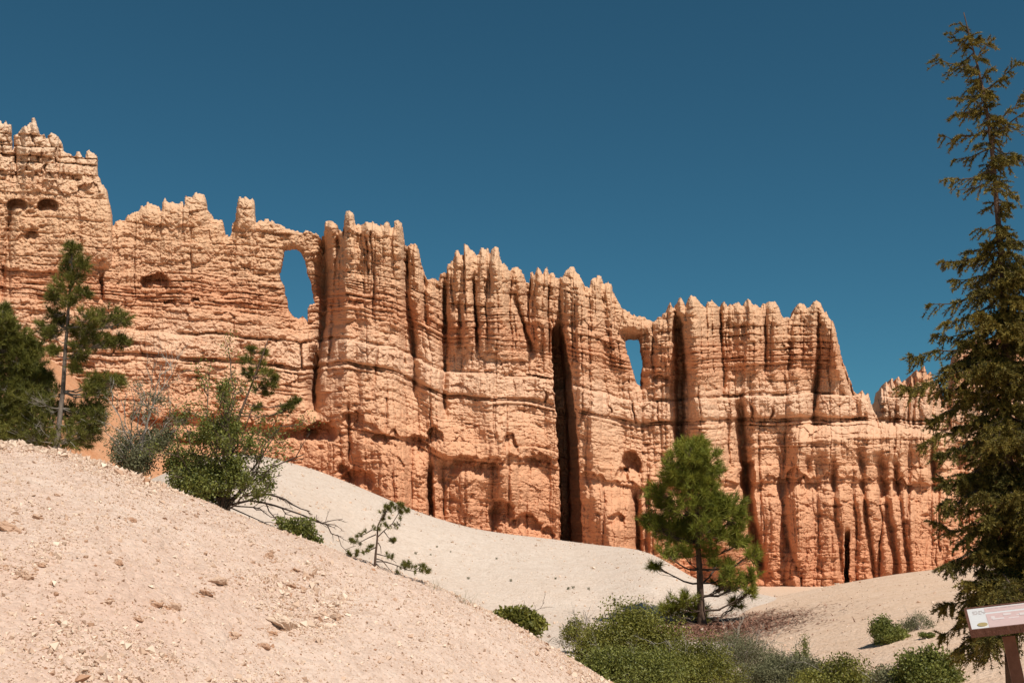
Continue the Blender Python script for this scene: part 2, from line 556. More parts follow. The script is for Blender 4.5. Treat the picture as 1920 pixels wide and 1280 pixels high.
def alcove(D, px, py, cx, top, wid, hgt, depth):
    """hollow with a sharp overhanging lip above and a sloping floor"""
    e = (px - cx) / wid
    t = (py - top) / hgt - 0.35 * e * e
    half = wid * np.sqrt(np.clip(1 - ((np.clip(t, -.1, 1) - .28) / .72) ** 2, 0, 1))
    m = smooth(0, 0.10, t) * (1 - smooth(0.30, 1.0, t)) * (1 - smooth(0.75, 1.0, np.abs(px - cx) / np.maximum(half, 1)))
    return D - depth * m * np.clip(1.15 - 0.8 * e * e, 0, 1)


def slot(D, px, py, left, right, depth):
    ysl, xsl = [p[1] for p in left], [p[0] for p in left]
    ysr, xsr = [p[1] for p in right], [p[0] for p in right]
    l = np.interp(py, ysl, xsl); r = np.interp(py, ysr, xsr)
    m = smooth(-1.5, 2, px - l) * smooth(-1.5, 2, r - px) * smooth(ysl[0] - 4, ysl[0] + 26, py)
    return D - depth * m


def depth_common(px, py, seed, smooth_left=True):
    wob = 5 * fbm(px / 55, py / 45, 4, seed + 20)
    s = py - np.interp(px, LX, LY) + wob
    D = np.zeros(px.shape)
    up = smooth(-20, -90, s)                       # upper storey
    low = smooth(150, 210, s)                      # fluted foot
    pw = px + 6 * fbm(px / 70, py / 50, 3, seed + 31)
    right = smooth(560, 640, px) if smooth_left else np.ones(px.shape)
    # pinnacle columns of the upper storey, broad bays, flutes of the foot
    colm = lambda fx_, fy_, sd: np.sqrt(np.abs(vnoise(fx_, fy_, sd)) * 1.6 + 0.004)       # rounded columns, sharp gullies
    body = right * (1 - 0.5 * low)
    D += (0.1 + 1.45 * right) * up * colm(pw / 40, py / 520, seed + 3)
    D += 0.75 * right * up * colm(pw / 15, py / 260, seed + 5)
    D += 0.8 * body * (1 - up) * colm(pw / 34 + 3.3, py / 600, seed + 4)
    D += 0.40 * body * (1 - 0.5 * up) * colm(pw / 11, py / 160, seed + 6)
    D += 1.3 * vnoise(pw / 110, py / 260, seed + 7) + 0.5 * vnoise(pw / 48, py / 110, seed + 8)
    D += (0.6 + .9 * right) * low * (colm(pw / 52, py / 520, seed + 9) + .35 * colm(pw / 24, py / 300, seed + 10))
    D += 0.32 * low * colm(pw / 10, py / 190, seed + 11)
    D += 0.12 * (1 - low) * ridged(pw / 9, py / 70, 2, seed + 12)
    calm = np.zeros(px.shape)
    for cx, cy, rx, ry in [(1125, 850, 50, 170), (880, 770, 75, 34), (1335, 850, 60, 110), (700, 730, 70, 50), (540, 870, 90, 50), (300, 480, 80, 40), (1490, 960, 60, 70), (120, 440, 70, 40)]:
        calm = np.maximum(calm, np.exp(-((px - cx) / rx) ** 2 - ((py - cy) / ry) ** 2))
    D += bed_depth(pw, s, seed) * (1 - 0.40 * low) * (1 - 0.6 * calm)
    D += (0.05 + .22 * smooth(-135, -110, s) * smooth(-30, -55, s)) * fbm(px / 70, s / 2.6, 3, seed + 25) * (1 - 0.5 * calm) * np.clip(.6 + 1.2 * vnoise(px / 80, s / 40, seed + 26), 0, 1.6)       # thin laminae
    # lumps, pits, grit
    D += 0.15 * fbm(px / 34, py / 26, 3, seed + 13)
    bw = px + 3 * fbm(px / 12, py / 12, 2, seed + 33); bh = s + 3 * fbm(px / 14, py / 10, 2, seed + 34)
    D += 0.36 * blocks(bw, bh, 36, 34, 3) * (1 - 0.6 * calm) + 0.17 * blocks(bw, bh, 14, 10, 13) * (0.45 + 0.9 * np.clip(vnoise(px / 60, py / 45, seed + 35) + .3, 0, 1)) + 0.10 * blocks(bw, bh, 6, 4.5, 23)
    pit = np.clip(fbm(px / 18, py / 9, 3, seed + 15) - 0.25, 0, 1)
    D -= 1.0 * pit * (0.3 + 0.7 * smooth(0.05, 0.4, np.abs(vnoise(px / 150, s / 60, seed + 16))))
    D += (0.10 + 0.09 * up) * fbm(px / 5.5, py / 4.5, 3, seed + 17)
    # rough overhanging lip above the foot with hanging drips under it
    lip = s - 158 - 16 * fbm(px / 22, 0 * py, 3, seed + 19)
    D += 0.45 * smooth(-40, -8, lip) * (1 - smooth(0, 3, lip)) * (0.45 + .55 * np.clip(vnoise(px / 70, 0 * py, seed + 21) + .4, 0, 1))
    D -= 0.7 * smooth(0, 3, lip) * (1 - smooth(15, 75, lip)) * (0.25 + .75 * np.clip(vnoise(px / 50, 0 * py, seed + 23) + .45, 0, 1))
    # long upright cracks
    rk = random.Random(seed)
    for _ in range(110):
        cx, cy, hl = rk.uniform(-260, 2200), rk.uniform(330, 1050), rk.uniform(25, 90)
        if px.min() - 20 < cx < px.max() + 20:
            sel = np.abs(px - cx) < 14
            D[sel] = cleft(D[sel], px[sel] + 2.0 * vnoise(py[sel] / 22.0, cx), py[sel], [(cx, cy - hl), (cx + rk.uniform(-5, 5), cy + hl)], rk.uniform(1.2, 3.2), rk.uniform(.25, 1.0) * (0.5 if cx < 560 else 1), 1.3, 24)
    # batter: the foot stands forward
    D += np.clip(s + 260, -200, 380) * 0.0075 + np.clip(s - 120, 0, 500) * 0.003
    return D, s


def depth_main(px, py):
    D, s = depth_common(px, py, 1)
    jit = 3.0 * fbm(px * 0 + 3, py / 14, 3, 61)
    x = px + jit
    # big buttresses
    D = ridge(D, x, py, [(700, 380), (700, 520), (700, 700), (720, 860), (740, 1000)], 52, 4.2)
    D = ridge(D, x, py, [(925, 480), (925, 700), (930, 900)], 46, 2.8)
    D = ridge(D, x, py, [(1090, 520), (1098, 700), (1120, 900), (1150, 1060)], 30, 4.0)
    D = ridge(D, x, py, [(1300, 560), (1312, 720), (1335, 900), (1360, 1060)], 28, 3.6)
    D = ridge(D, x, py, [(1470, 560), (1470, 720), (1500, 820)], 48, 2.4)
    D = ridge(D, x, py, [(870, 480), (872, 640)], 12, 1.3)
    D = ridge(D, x, py, [(1016, 510), (1014, 640)], 20, 1.5)
    D = ridge(D, x, py, [(640, 430), (652, 640), (640, 760)], 14, 1.4)
    D = ridge(D, x, py, [(798, 500), (806, 700), (830, 860)], 20, 1.6)
    D = ridge(D, x, py, [(480, 380), (490, 640)], 26, 1.0)
    D = ridge(D, x, py, [(345, 380), (350, 500), (330, 700)], 60, 1.6)
    D = ridge(D, x, py, [(960, 800), (960, 1060)], 40, 2.0)
    D = ridge(D, x, py, [(870, 840), (860, 1040)], 34, 1.6)
    D = ridge(D, x, py, [(1240, 640), (1250, 900), (1240, 1090)], 22, 1.4)
    D = ridge(D, x, py, [(1400, 560), (1404, 720)], 22, 1.2)
    D = ridge(D, x, py, [(1560, 580), (1585, 720)], 20, 2.2)
    # clefts
    D = cleft(D, x, py, [(607, 440), (612, 560), (600, 650), (589, 720), (592, 770)], 13, 4.2)
    D = cleft(D, x, py, [(588, 665), (590, 765)], 8, 3.0, 1.8)
    D = cleft(D, x, py, [(632, 450), (628, 560), (622, 640), (612, 700)], 5, 1.8)
    D = cleft(D, x, py, [(687, 440), (690, 525)], 2.5, 1.1)
    D = cleft(D, x, py, [(763, 470), (764, 560), (774, 640), (778, 740)], 8, 2.6)
    D = cleft(D, x, py, [(795, 500), (800, 620)], 6, 1.2)
    D = cleft(D, x, py, [(834, 540), (836, 650), (832, 720), (834, 780)], 6, 2.2)
    D = cleft(D, x, py, [(862, 560), (862, 650)], 5, 1.5)
    D = cleft(D, x, py, [(889, 530), (893, 600), (895, 650)], 3.5, 2.6)
    D = cleft(D, x, py, [(968, 560), (978, 600), (998, 660)], 5, 2.2)
    D = cleft(D, x, py, [(1050, 520), (1052, 620)], 5, 1.6)
    D = cleft(D, x, py, [(1110, 540), (1110, 590)], 4, 1.2)
    D = cleft(D, x, py, [(1272, 600), (1276, 700), (1273, 840)], 9, 4.5, 3)
    D = cleft(D, x, py, [(1350, 555), (1352, 640), (1358, 730)], 5, 2.2)
    D = cleft(D, x, py, [(1388, 760), (1392, 850), (1405, 960), (1425, 1070)], 9, 3.6, 2)
    D = cleft(D, x, py, [(1535, 580), (1534, 660), (1530, 740), (1524, 780)], 5.5, 2.4)
    D = cleft(D, x, py, [(806, 880), (808, 985)], 5, 3.2, 2.5)
    D = cleft(D, x, py, [(1192, 930), (1197, 1050)], 4.5, 2.4)
    D = cleft(D, x, py, [(190, 500), (192, 560)], 3, 2.0, 2, 6)
    D = cleft(D, x, py, [(205, 430), (200, 470)], 5, 1.0)
    D = cleft(D, x, py, [(440, 405), (436, 440)], 5, 1.0)
    # fallen alcoves with their shadows
    for cx, ty, wd, hg, dp in [(290, 511, 30, 34, 2.2), (320, 560, 14, 14, 1.0), (365, 556, 12, 12, .9), (600, 790, 34, 42, 2.4), (560, 800, 40, 30, 1.6), (660, 770, 26, 36, 1.2),
                               (672, 878, 34, 42, 1.7), (642, 870, 14, 24, 1.2), (1182, 842, 20, 66, 2.4), (1165, 870, 13, 40, 1.2),
                               (720, 812, 22, 16, 1.0), (780, 814, 24, 22, 1.1), (815, 800, 18, 48, 1.6), (868, 850, 26, 44, 1.4), (912, 862, 28, 40, 1.3), (958, 812, 16, 40, 1.3),
                               (1010, 850, 26, 26, 1.4), (940, 936, 26, 60, 2.0), (985, 960, 34, 50, 1.8), (1025, 985, 14, 26, 1.0), (330, 770, 22, 26, 1.4), (350, 820, 30, 18, 1.3),
                               (1402, 860, 18, 70, 1.8), (1155, 960, 18, 30, 1.2), (1490, 870, 16, 60, 1.2), (1240, 700, 16, 22, 1.1), (240, 640, 20, 16, 1)]:
        D = alcove(D, px + 7 * fbm(px / 14, py / 14, 3, 77), py + 6 * fbm(px / 12, py / 14, 3, 78), cx, ty, wd, hg, dp)
    # the tall dark slot and the shorter ones beside the second window
    inner = np.interp(py, [618, 700, 840, 940, 1080], [1050, 1059, 1066, 1068, 1070])
    arris = np.interp(py, [600, 720, 840, 940, 1080], [1053, 1074, 1083, 1089, 1093]) + 1.5 * fbm(py / 18, py * 0, 3, 63)
    lft = np.interp(py, [600, 640, 700, 840, 900, 1080], [1042, 1033, 1038, 1047, 1050, 1053]) + 3.0 * fbm(py / 16, py * 0, 3, 64)
    on = smooth(596, 636, py)
    wallm = on * smooth(-1, 1, x - inner) * smooth(-1.5, 1.5, arris - x)
    D = D * (1 - 0.85 * wallm) - wallm * (0.1 + 2.6 * np.clip((arris - x) / np.maximum(arris - inner, 1), 0, 1))
    D = D - 11.0 * on * smooth(-1.5, 1.5, x - lft) * smooth(-1.5, 1.5, inner - x)
    D = slot(D, x, py, [(1583, 990), (1583, 1120)], [(1592, 990), (1590, 1120)], 4.0)
    # window jambs lean back
    D -= 2.2 * smooth(60, 0, np.hypot((px - 585) / 1.0, (py - 540) / 2.4))
    # lower terrace on the right, with a flat cap and hanging flutes
    cap = np.interp(px, [1480, 1500, 1560, 1640, 1720, 1800, 1960], [828, 826, 820, 812, 806, 806, 812]) + 3 * fbm(px / 25, py * 0, 3, 81)
    terr = smooth(1468, 1500, px)
    dy = py - cap
    D += terr * (3.2 * smooth(-34, 2, dy) + 0.9 * smooth(0, 4, dy) * (1 - smooth(26, 62, dy + 10 * fbm(px / 18, py * 0, 3, 83))))
    for pts, wd, dp in [([(1512, 860), (1512, 960)], 8, 1.0), ([(1563, 870), (1566, 960), (1580, 1090)], 7, 2.0), ([(1612, 840), (1622, 960), (1640, 1090)], 6, 2.0),
                        ([(1650, 862), (1664, 960), (1676, 1040), (1682, 1100)], 11, 3.4), ([(1678, 870), (1690, 960), (1705, 1090)], 8, 2.6), ([(1748, 850), (1752, 915)], 6, 3.0),
                        ([(1795, 830), (1800, 1040)], 10, 2.2), ([(1850, 830), (1855, 1040)], 12, 2.6), ([(1460, 860), (1470, 1000), (1500, 1090)], 7, 1.5)]:
        D = cleft(D, x, py, pts, wd * .8, dp * .6, 1.7)
    return D, s


def depth_tower(px, py):
    D, s = depth_common(px, py, 1, True)
    D = D - 3.2 * smooth(470, 540, py) * smooth(60, 200, px)
    up = smooth(420, 330, py)
    pw = px + 5 * fbm(px / 30, py / 30, 3, 131)
    D += 1.1 * up * ridged(pw / 44, py / 300, 2, 133)
    for cx, ty, wd, hg, dp in [(90, 372, 22, 26, 2.6), (32, 372, 22, 24, 2.4), (60, 432, 14, 20, .9), (-60, 400, 30, 24, 2)]:
        D = alcove(D, px, py, cx, ty, wd, hg, dp)
    D = cleft(D, px, py, [(20, 400), (8, 480), (2, 560)], 8, 1.8)
    D = cleft(D, px, py, [(112, 260), (108, 330)], 3, 1.0)
    D = cleft(D, px, py, [(28, 280), (30, 330)], 3, 1.0)
    return D, s


def depth_fin(px, py):
    D, s = depth_common(px, py, 201, False)
    return D, s


def seg_dist(P, poly, closed):
    Q = np.array(poly, float)
    A = Q if closed else Q[:-1]
    Bq = np.roll(Q, -1, 0) if closed else Q[1:]
    out = np.full(len(P), 1e9)
    for a, b in zip(A, Bq):
        lo = np.minimum(a, b) - 45; hi = np.maximum(a, b) + 45
        m = np.nonzero((P[:, 0] > lo[0]) & (P[:, 0] < hi[0]) & (P[:, 1] > lo[1]) & (P[:, 1] < hi[1]))[0]
        if not len(m):
            continue
        d = b - a; t = np.clip(((P[m] - a) @ d) / (d @ d + 1e-9), 0, 1)
        r = np.hypot(*(P[m] - a - t[:, None] * d).T)
        out[m] = np.minimum(out[m], r)
    return out


def inside(P, poly):
    Q = np.array(poly, float); c = np.zeros(len(P), bool)
    lo, hi = Q.min(0), Q.max(0)
    idx = np.nonzero((P[:, 0] > lo[0]) & (P[:, 0] < hi[0]) & (P[:, 1] > lo[1]) & (P[:, 1] < hi[1]))[0]
    p = P[idx]; r = np.zeros(len(idx), bool)
    for a, b in zip(Q, np.roll(Q, -1, 0)):
        if a[1] == b[1]:
            continue
        hit = ((a[1] > p[:, 1]) != (b[1] > p[:, 1])) & (p[:, 0] < (b[0] - a[0]) * (p[:, 1] - a[1]) / (b[1] - a[1]) + a[0])
        r ^= hit
    c[idx] = r
    return c


def rough_poly(poly, seed, amp=1.6, step=4.0):
    out = []
    Q = list(poly)
    for a, b in zip(Q, Q[1:] + Q[:1]):
        n = max(1, int(math.hypot(b[0] - a[0], b[1] - a[1]) / step))
        for i in range(n):
            t = i / n
            out.append((a[0] + (b[0] - a[0]) * t, a[1] + (b[1] - a[1]) * t))
    out = np.array(out)
    i = np.arange(len(out))
    out[:, 0] += amp * vnoise(i * 0.7, i * 0, seed); out[:, 1] += amp * vnoise(i * 0.7, i * 0 + 9, seed)
    return out


def build_wall(name, line, x0, x1, top, bottom, holes, dfun, step, thick, push=0.0, edge=0.75):
    """a solid fin of rock: relief on the side towards the viewer, a coarser back, holes cut right through"""
    bdv = lambda p: np.stack([np.interp(p, [0, 500, 1060, 1300, 1900], [-.36, -.16, .04, .06, .20]), np.ones(p.shape), np.zeros(p.shape)], -1)
    xs = np.arange(x0, x1 + step, step)
    tx, ty = [p[0] for p in top], [p[1] for p in top]
    fx = np.arange(x0, x1 + 1, 0.8)
    fy = np.interp(fx, tx, ty) + 1.6 * fbm(fx / 4.0, fx * 0, 3, 51) + 1.5 * vnoise(fx / 11.0, fx * 0, 52) + 5.5 * (hash1(np.floor(fx / 6.3 + .8 * vnoise(fx / 15, fx * 0, 53)), 4) - .5)
    k0 = np.exp(-0.5 * (np.arange(-50, 51) / 18.0) ** 2); k0 /= k0.sum()
    fy = fy + 0.08 * np.clip(fy - np.convolve(np.pad(fy, 50, 'edge'), k0, 'valid'), -16, 16)
    ytop = np.interp(xs, fx, fy)
    ys = np.arange(fy.min() - 2 * step, max(p[1] for p in bottom) + step, step)
    px, py = np.meshgrid(xs, ys)
    nr, nc = px.shape
    base = line.point(px, py)
    D, s = dfun(px, py)
    P = np.stack([px.ravel(), py.ravel()], 1)
    dist = seg_dist(P, np.stack([fx, fy], 1)[::3], False)
    hp = [rough_poly(h, 5 + i) for i, h in enumerate(holes)]
    hdist = np.full(len(P), 1e9)
    for h in hp:
        hdist = np.minimum(hdist, seg_dist(P, h, True))
    dist = np.minimum(dist, hdist).reshape(px.shape)
    q = np.clip(1 - dist / 15.0, 0, 1)
    q = np.where(py < ytop[None], 1.0, q)
    rnd = edge * (1 - np.sqrt(np.clip(1 - q * q, 0, 1)))
    F = D * (1 - 0.22 * smooth(0, 1, q)) - rnd + push
    # crest pinnacles run down the wall as columns, notches as gullies between them
    ker = np.exp(-0.5 * (np.arange(-60, 61) / 24.0) ** 2); ker /= ker.sum()
    pk = np.clip(np.convolve(np.pad(fy, 60, 'edge'), ker, 'valid') - fy, -16, 16)
    pw = px + 5 * fbm(px / 40, py / 40, 3, 57)
    below = np.clip(py - ytop[None], 0, None)
    F = F + 0.085 * (0.25 + 0.75 * smooth(540, 620, px)) * np.interp(pw, fx, pk) * np.exp(-below / 95.0) * smooth(0, 14, below)
    V = line.point(px, py, np.maximum(F, -2.0)) - bdv(px) * np.minimum(F + 2.0, 0)[..., None]
    cx = 0.5 * (xs[:-1] + xs[1:]); cy = 0.5 * (ys[:-1] + ys[1:])
    CX, CY = np.meshgrid(cx, cy)
    keep = (CY > np.interp(cx, fx, fy)[None]) & (CY < np.interp(cx, [p[0] for p in bottom], [p[1] for p in bottom])[None])
    cxy = np.stack([CX.ravel(), CY.ravel()], 1)
    for h in hp:
        keep &= ~inside(cxy, h).reshape(keep.shape)
    idx = np.arange(nr * nc).reshape(nr, nc)
    q4 = np.stack([idx[:-1, :-1], idx[1:, :-1], idx[1:, 1:], idx[:-1, 1:]], -1)[keep]
    kp = np.pad(keep, 1)
    edges = []
    e = keep & ~kp[:-2, 1:-1]; edges.append(np.stack([idx[:-1, :-1][e], idx[:-1, 1:][e]], -1))
    e = keep & ~kp[2:, 1:-1]; edges.append(np.stack([idx[1:, 1:][e], idx[1:, :-1][e]], -1))
    e = keep & ~kp[1:-1, :-2]; edges.append(np.stack([idx[1:, :-1][e], idx[:-1, :-1][e]], -1))
    e = keep & ~kp[1:-1, 2:]; edges.append(np.stack([idx[:-1, 1:][e], idx[1:, 1:][e]], -1))
    E = np.concatenate(edges)
    uq, inv = np.unique(E.ravel(), return_inverse=True)
    # stair steps of the outline are evened out by nudging border points onto it
    VF = V.reshape(-1, 3).copy(); sF = s.ravel()
    near = np.nonzero(np.abs(P[uq, 1] - np.interp(P[uq, 0], fx, fy)) < step)[0]
    pu = P[uq[near]]
    VF[uq[near]] = line.point(pu[:, 0], np.interp(pu[:, 0], fx, fy), np.maximum(F.ravel()[uq[near]], -2))
    rimd = np.maximum(0.6, F.ravel()[uq] - (push - edge - 0.9))
    rimV = VF[uq] + bdv(P[uq, 0]) * rimd[:, None]
    n0 = len(VF)
    i2 = inv.reshape(-1, 2) + n0
    rim = np.stack([E[:, 1], E[:, 0], i2[:, 0], i2[:, 1]], -1)
    k = 5
    rsel = np.arange(0, nr, k); csel = np.arange(0, nc, k)
    ix = np.ix_(rsel, csel)
    bx, by = px[ix], py[ix]
    bd = -(push - edge - 0.7) + thick * (1 - np.exp(-dist[ix] / 45.0)) + np.clip(by - 500, 0, 700) * 0.012
    bd = np.maximum(bd, 0.4 - F[ix])
    BV = base[ix] + bdv(bx) * (bd + 0.4 * np.abs(fbm(bx / 40, by / 30, 3, 95)))[..., None]
    bidx = np.arange(BV.shape[0] * BV.shape[1]).reshape(BV.shape[:2]) + n0 + len(rimV)
    ok = (by > np.interp(bx, fx, fy)) & (dist[ix] > 8)
    for h in hp:
        ok &= ~inside(np.stack([bx.ravel(), by.ravel()], 1), h).reshape(bx.shape)
    bk = ok[:-1, :-1] & ok[1:, :-1] & ok[:-1, 1:] & ok[1:, 1:]
    bq = np.stack([bidx[:-1, :-1], bidx[:-1, 1:], bidx[1:, 1:], bidx[1:, :-1]], -1)[bk]
    allV = np.concatenate([VF, rimV, BV.reshape(-1, 3)])
    strat = np.concatenate([sF, sF[uq], s[ix].ravel()])
    strat = np.interp(strat, [-480, 0, 480], [0.0, 0.5, 1.0])
    faces = [q4, rim, bq]
    used = np.unique(np.concatenate([f.ravel() for f in faces]))
    remap = np.zeros(len(allV), int); remap[used] = np.arange(len(used))
    return raw_mesh(name, allV[used], [remap[f] for f in faces], M['rock'], None, {'strat': strat[used]})


main_line = Line(LA, LB)
bottom_main = [(-300, 1000), (500, 1010), (1000, 1075), (1400, 1180), (2000, 1150)]
wall = build_wall('rock_wall', main_line, 120, 1960, MAIN_TOP, bottom_main, [WINDOW_ONE, WINDOW_TWO], depth_main, 1.45, 5.0)
wall['kind'] = 'thing'
tag(wall, 'long orange rock wall with jagged pinnacles and two open windows', 'rock wall')
tower = build_wall('rock_tower', Line(LA + np.array([0, -1.6]), LB + np.array([0, -1.6])), -260, 212, TOWER_TOP, bottom_main, [], depth_tower, 1.45, 8.0)
tag(tower, 'tall pale rock tower with a crumbling white crown at the wall end', 'rock tower')
fins = build_wall('rock_fin', Line(LA + np.array([0, 9.0]), LB + np.array([0, 9.0])), 1610, 2200, FIN_TOP, [(1500, 1150), (2300, 1150)], [], depth_fin, 1.7, 6.0)
tag(fins, 'low rounded orange rock fins beyond the dark spruce', 'rock fin')

# ------------------------------------------------------------------ ground
def crest(pts, Y):
    """crest points as arrays: azimuth x/y, depth, height"""
    p = np.array(pts, float)
    Yv = np.broadcast_to(np.asarray(Y, float), (len(p),))
    q = at(p[:, 0], p[:, 1], Yv)
    return q[:, 0] / q[:, 1], q[:, 1], q[:, 2]


HILL_A = [(-1900, 730), (-900, 770), (-300, 800), (0, 830), (60, 840), (110, 852), (190, 868), (280, 905), (400, 950), (500, 990), (600, 1025), (700, 1062), (790, 1092), (880, 1132),
          (960, 1175), (1030, 1215), (1090, 1255), (1130, 1281), (1250, 1370), (1400, 1480)]
HILL_B = [(180, 960), (260, 915), (330, 885), (400, 862), (480, 855), (560, 880), (640, 905), (720, 940), (800, 975), (880, 1000), (960, 1012), (1050, 1022), (1130, 1035), (1220, 1046),
          (1260, 1075), (1290, 1108), (1340, 1131), (1400, 1142), (1480, 1165)]
HILL_C = [(1300, 1185), (1350, 1160), (1390, 1141), (1450, 1130), (1560, 1105), (1680, 1082), (1790, 1069), (1920, 1058), (2100, 1050), (2400, 1045)]
TALUS = [(-400, 760), (-40, 600), (50, 645), (110, 690), (170, 740), (230, 785), (300, 825), (380, 850), (470, 860), (560, 890), (640, 925)]


class Mound:
    def __init__(s, pts, Y, kf, kb, wf, base, seed, amp, rill=0.0, floor=None):
        a, y, z = crest(pts, Y)
        s.a = np.linspace(a[0], a[-1], 500)
        wk = max(3, int(.016 / ((a[-1] - a[0]) / 500)))
        ker = np.exp(-0.5 * (np.arange(-3 * wk, 3 * wk + 1) / wk) ** 2); ker /= ker.sum()
        sm_ = lambda v: np.convolve(np.pad(np.interp(s.a, a, v), 3 * wk, 'reflect', reflect_type='odd'), ker, 'valid')
        s.Y, s.Z = sm_(y), sm_(z)
        s.kf, s.kb, s.wf, s.base, s.seed, s.amp, s.rill = kf, kb, wf, base, seed, amp, rill

    def z(s, x, y):
        a = x / y
        Yc = np.interp(a, s.a, s.Y); Zc = np.interp(a, s.a, s.Z)
        d = Yc - y
        f = s.kf * (np.sqrt(np.maximum(d, 0) ** 2 + s.wf ** 2) - s.wf)
        b = s.kb * (np.sqrt(np.maximum(-d, 0) ** 2 + s.wf ** 2) - s.wf)
        z = Zc - np.where(d > 0, f, b)
        fade = smooth(0, 4 * s.wf, np.abs(d)) * 0.85 + 0.15
        z = z + s.amp * fade * fbm(x / (s.wf * 3), y / (s.wf * 3), 4, s.seed)
        if s.rill:
            z = z + s.rill * fade * (fbm(a * 9 + 0.5 * fbm(x / 9, y / 9, 2, s.seed + 4), y / 50, 3, s.seed + 2) + .9 * vnoise(x / 8, y / 9, s.seed + 6))
        # soft landing on the base level
        k = s.wf * 0.6
        return s.base + 0.5 * ((z - s.base) + np.sqrt((z - s.base) ** 2 + k * k)) - 0.12 * k * np.exp(-np.abs(z - s.base) / k)


class HillA(Mound):
    def z(s, x, y):
        z = super().z(x, y)
        n = np.clip(fbm(x / 0.35, y / 0.5, 4, 301), -1, 1)
        z = z + 0.022 * n + 0.008 * fbm(x / 0.05, y / 0.07, 3, 303)
        # small broken steps where the slope has slumped
        st = np.clip(fbm(x / 0.5 + 40, y / 0.8, 3, 305) - 0.30, 0, 1)
        return z - 0.10 * st


hill_a = HillA(HILL_A, 11.0, 0.46, 0.16, 0.7, -0.35, 11, 0.05)
hill_b = Mound(HILL_B, np.interp([p[0] for p in HILL_B], [180, 700, 1100, 1480], [60, 62, 60, 44]), 0.27, 0.5, 4.0, -0.75, 21, 0.14, 0.55)
hill_c = Mound(HILL_C, 46.0, 0.060, 0.3, 2.0, -0.8, 31, 0.05, 0.03)
talus = Mound(TALUS, 98.0, 0.50, 0.1, 4.0, -1.0, 41, 0.5, 0.8)


def ground_z(x, y):
    x = np.asarray(x, float); y = np.asarray(y, float)
    return -0.50 + 0.10 * fbm(x / 5, y / 5, 4, 71) + 0.02 * fbm(x / .8, y / .8, 3, 73)


def surface_z(x, y):
    z = ground_z(x, y)
    for h in (hill_a, hill_b, hill_c):
        lo, hi = h.a[0], h.a[-1]
        a = np.asarray(x, float) / np.asarray(y, float)
        z = np.where((a > lo) & (a < hi), np.maximum(z, h.z(x, y)), z)
    return z


def polar_sheet(name, a, Y, zf, mat, skirt=None):
    A, YY = np.meshgrid(a, Y)
    X = A * YY
    Z = zf(X, YY)
    if skirt is not None:                       # sink the borders below the ground sheet
        m = np.zeros(Z.shape, bool); m[0] = m[-1] = True; m[:, 0] = m[:, -1] = True
        Z = np.where(m, np.minimum(Z, skirt), Z)
    V = np.stack([X, YY, Z], -1).reshape(-1, 3)
    idx = np.arange(len(V)).reshape(Z.shape)
    q = np.stack([idx[:-1, :-1], idx[:-1, 1:], idx[1:, 1:], idx[1:, :-1]], -1).reshape(-1, 4)
    return struct(raw_mesh(name, V, [q], mat, None, None, True))


# ground: one square sheet to the horizon, finer near the viewer
gx = np.concatenate([-np.geomspace(3000, 45, 24), np.linspace(-40, 40, 321), np.geomspace(45, 3000, 24)])
gy = np.concatenate([-np.geomspace(600, 4, 12), np.linspace(-2, 80, 329), np.geomspace(84, 4000, 26)])
GX, GY = np.meshgrid(gx, gy)
GZ = ground_z(GX, GY)
gidx = np.arange(GX.size).reshape(GX.shape)
struct(raw_mesh('ground', np.stack([GX, GY, GZ], -1).reshape(-1, 3),
                [np.stack([gidx[:-1, :-1], gidx[:-1, 1:], gidx[1:, 1:], gidx[1:, :-1]], -1).reshape(-1, 4)], M['tan_soil'], None, None, True))

aA = np.concatenate([np.linspace(hill_a.a[0], -.62, 180), np.linspace(-.619, hill_a.a[-1], 1050)])
yA = np.concatenate([np.linspace(3.2, 6, 60), np.linspace(6.01, 11.6, 520), np.linspace(11.7, 26, 60)])
polar_sheet('gravel_hill', aA, yA, hill_a.z, M['gravel_soil'], -1.0)
polar_sheet('white_hill', np.linspace(hill_b.a[0], hill_b.a[-1], 460), np.linspace(26, 80, 260), hill_b.z, M['white_soil'], -1.5)
polar_sheet('tan_hill', np.linspace(hill_c.a[0], hill_c.a[-1], 360), np.linspace(14, 70, 260), hill_c.z, M['tan_soil'], -1.5)
polar_sheet('talus_slope', np.linspace(talus.a[0], talus.a[-1], 300), np.linspace(70, 112, 160), talus.z, M['red_soil'], -2.0)
#VEGETATION#
# ------------------------------------------------------------------ plants
def ground_hit(px, py, lo=4.0, hi=100.0):
    """where the ground lies behind a pixel of the photograph"""
    Y = np.geomspace(lo, hi, 4000)
    p = at(px, py, Y)
    below = np.nonzero(p[:, 2] <= surface_z(p[:, 0], p[:, 1]))[0]
    i = below[0] if len(below) else len(Y) - 1
    q = p[i].copy(); q[2] = float(surface_z(q[0], q[1]))
    return q


def needles(mb, C, A, n, L, wd, rng, bias=0.7, tint=None, spread=1.0):
    """n thin blades from every tuft centre, leaning along the tuft's axis"""
    C = np.repeat(C, n, 0); A = np.repeat(A, n, 0)
    N = len(C)
    d = unit(A * bias + spread * rng.normal(size=(N, 3)) * 0.6)
    side = unit(np.cross(d, rng.normal(size=(N, 3))))
    ln = L * rng.uniform(.65, 1.15, N)[:, None]
    b = C + A * (rng.uniform(-.4, .4, N)[:, None] * L)
    V = np.stack([b - side * wd / 2, b + side * wd / 2, b + d * ln], 1)
    t = np.clip(np.repeat(tint, n) + rng.uniform(-.22, .22, N), 0, 1)
    mb.add(V.reshape(-1, 3), np.arange(N * 3).reshape(-1, 3), tint=np.repeat(t, 3))


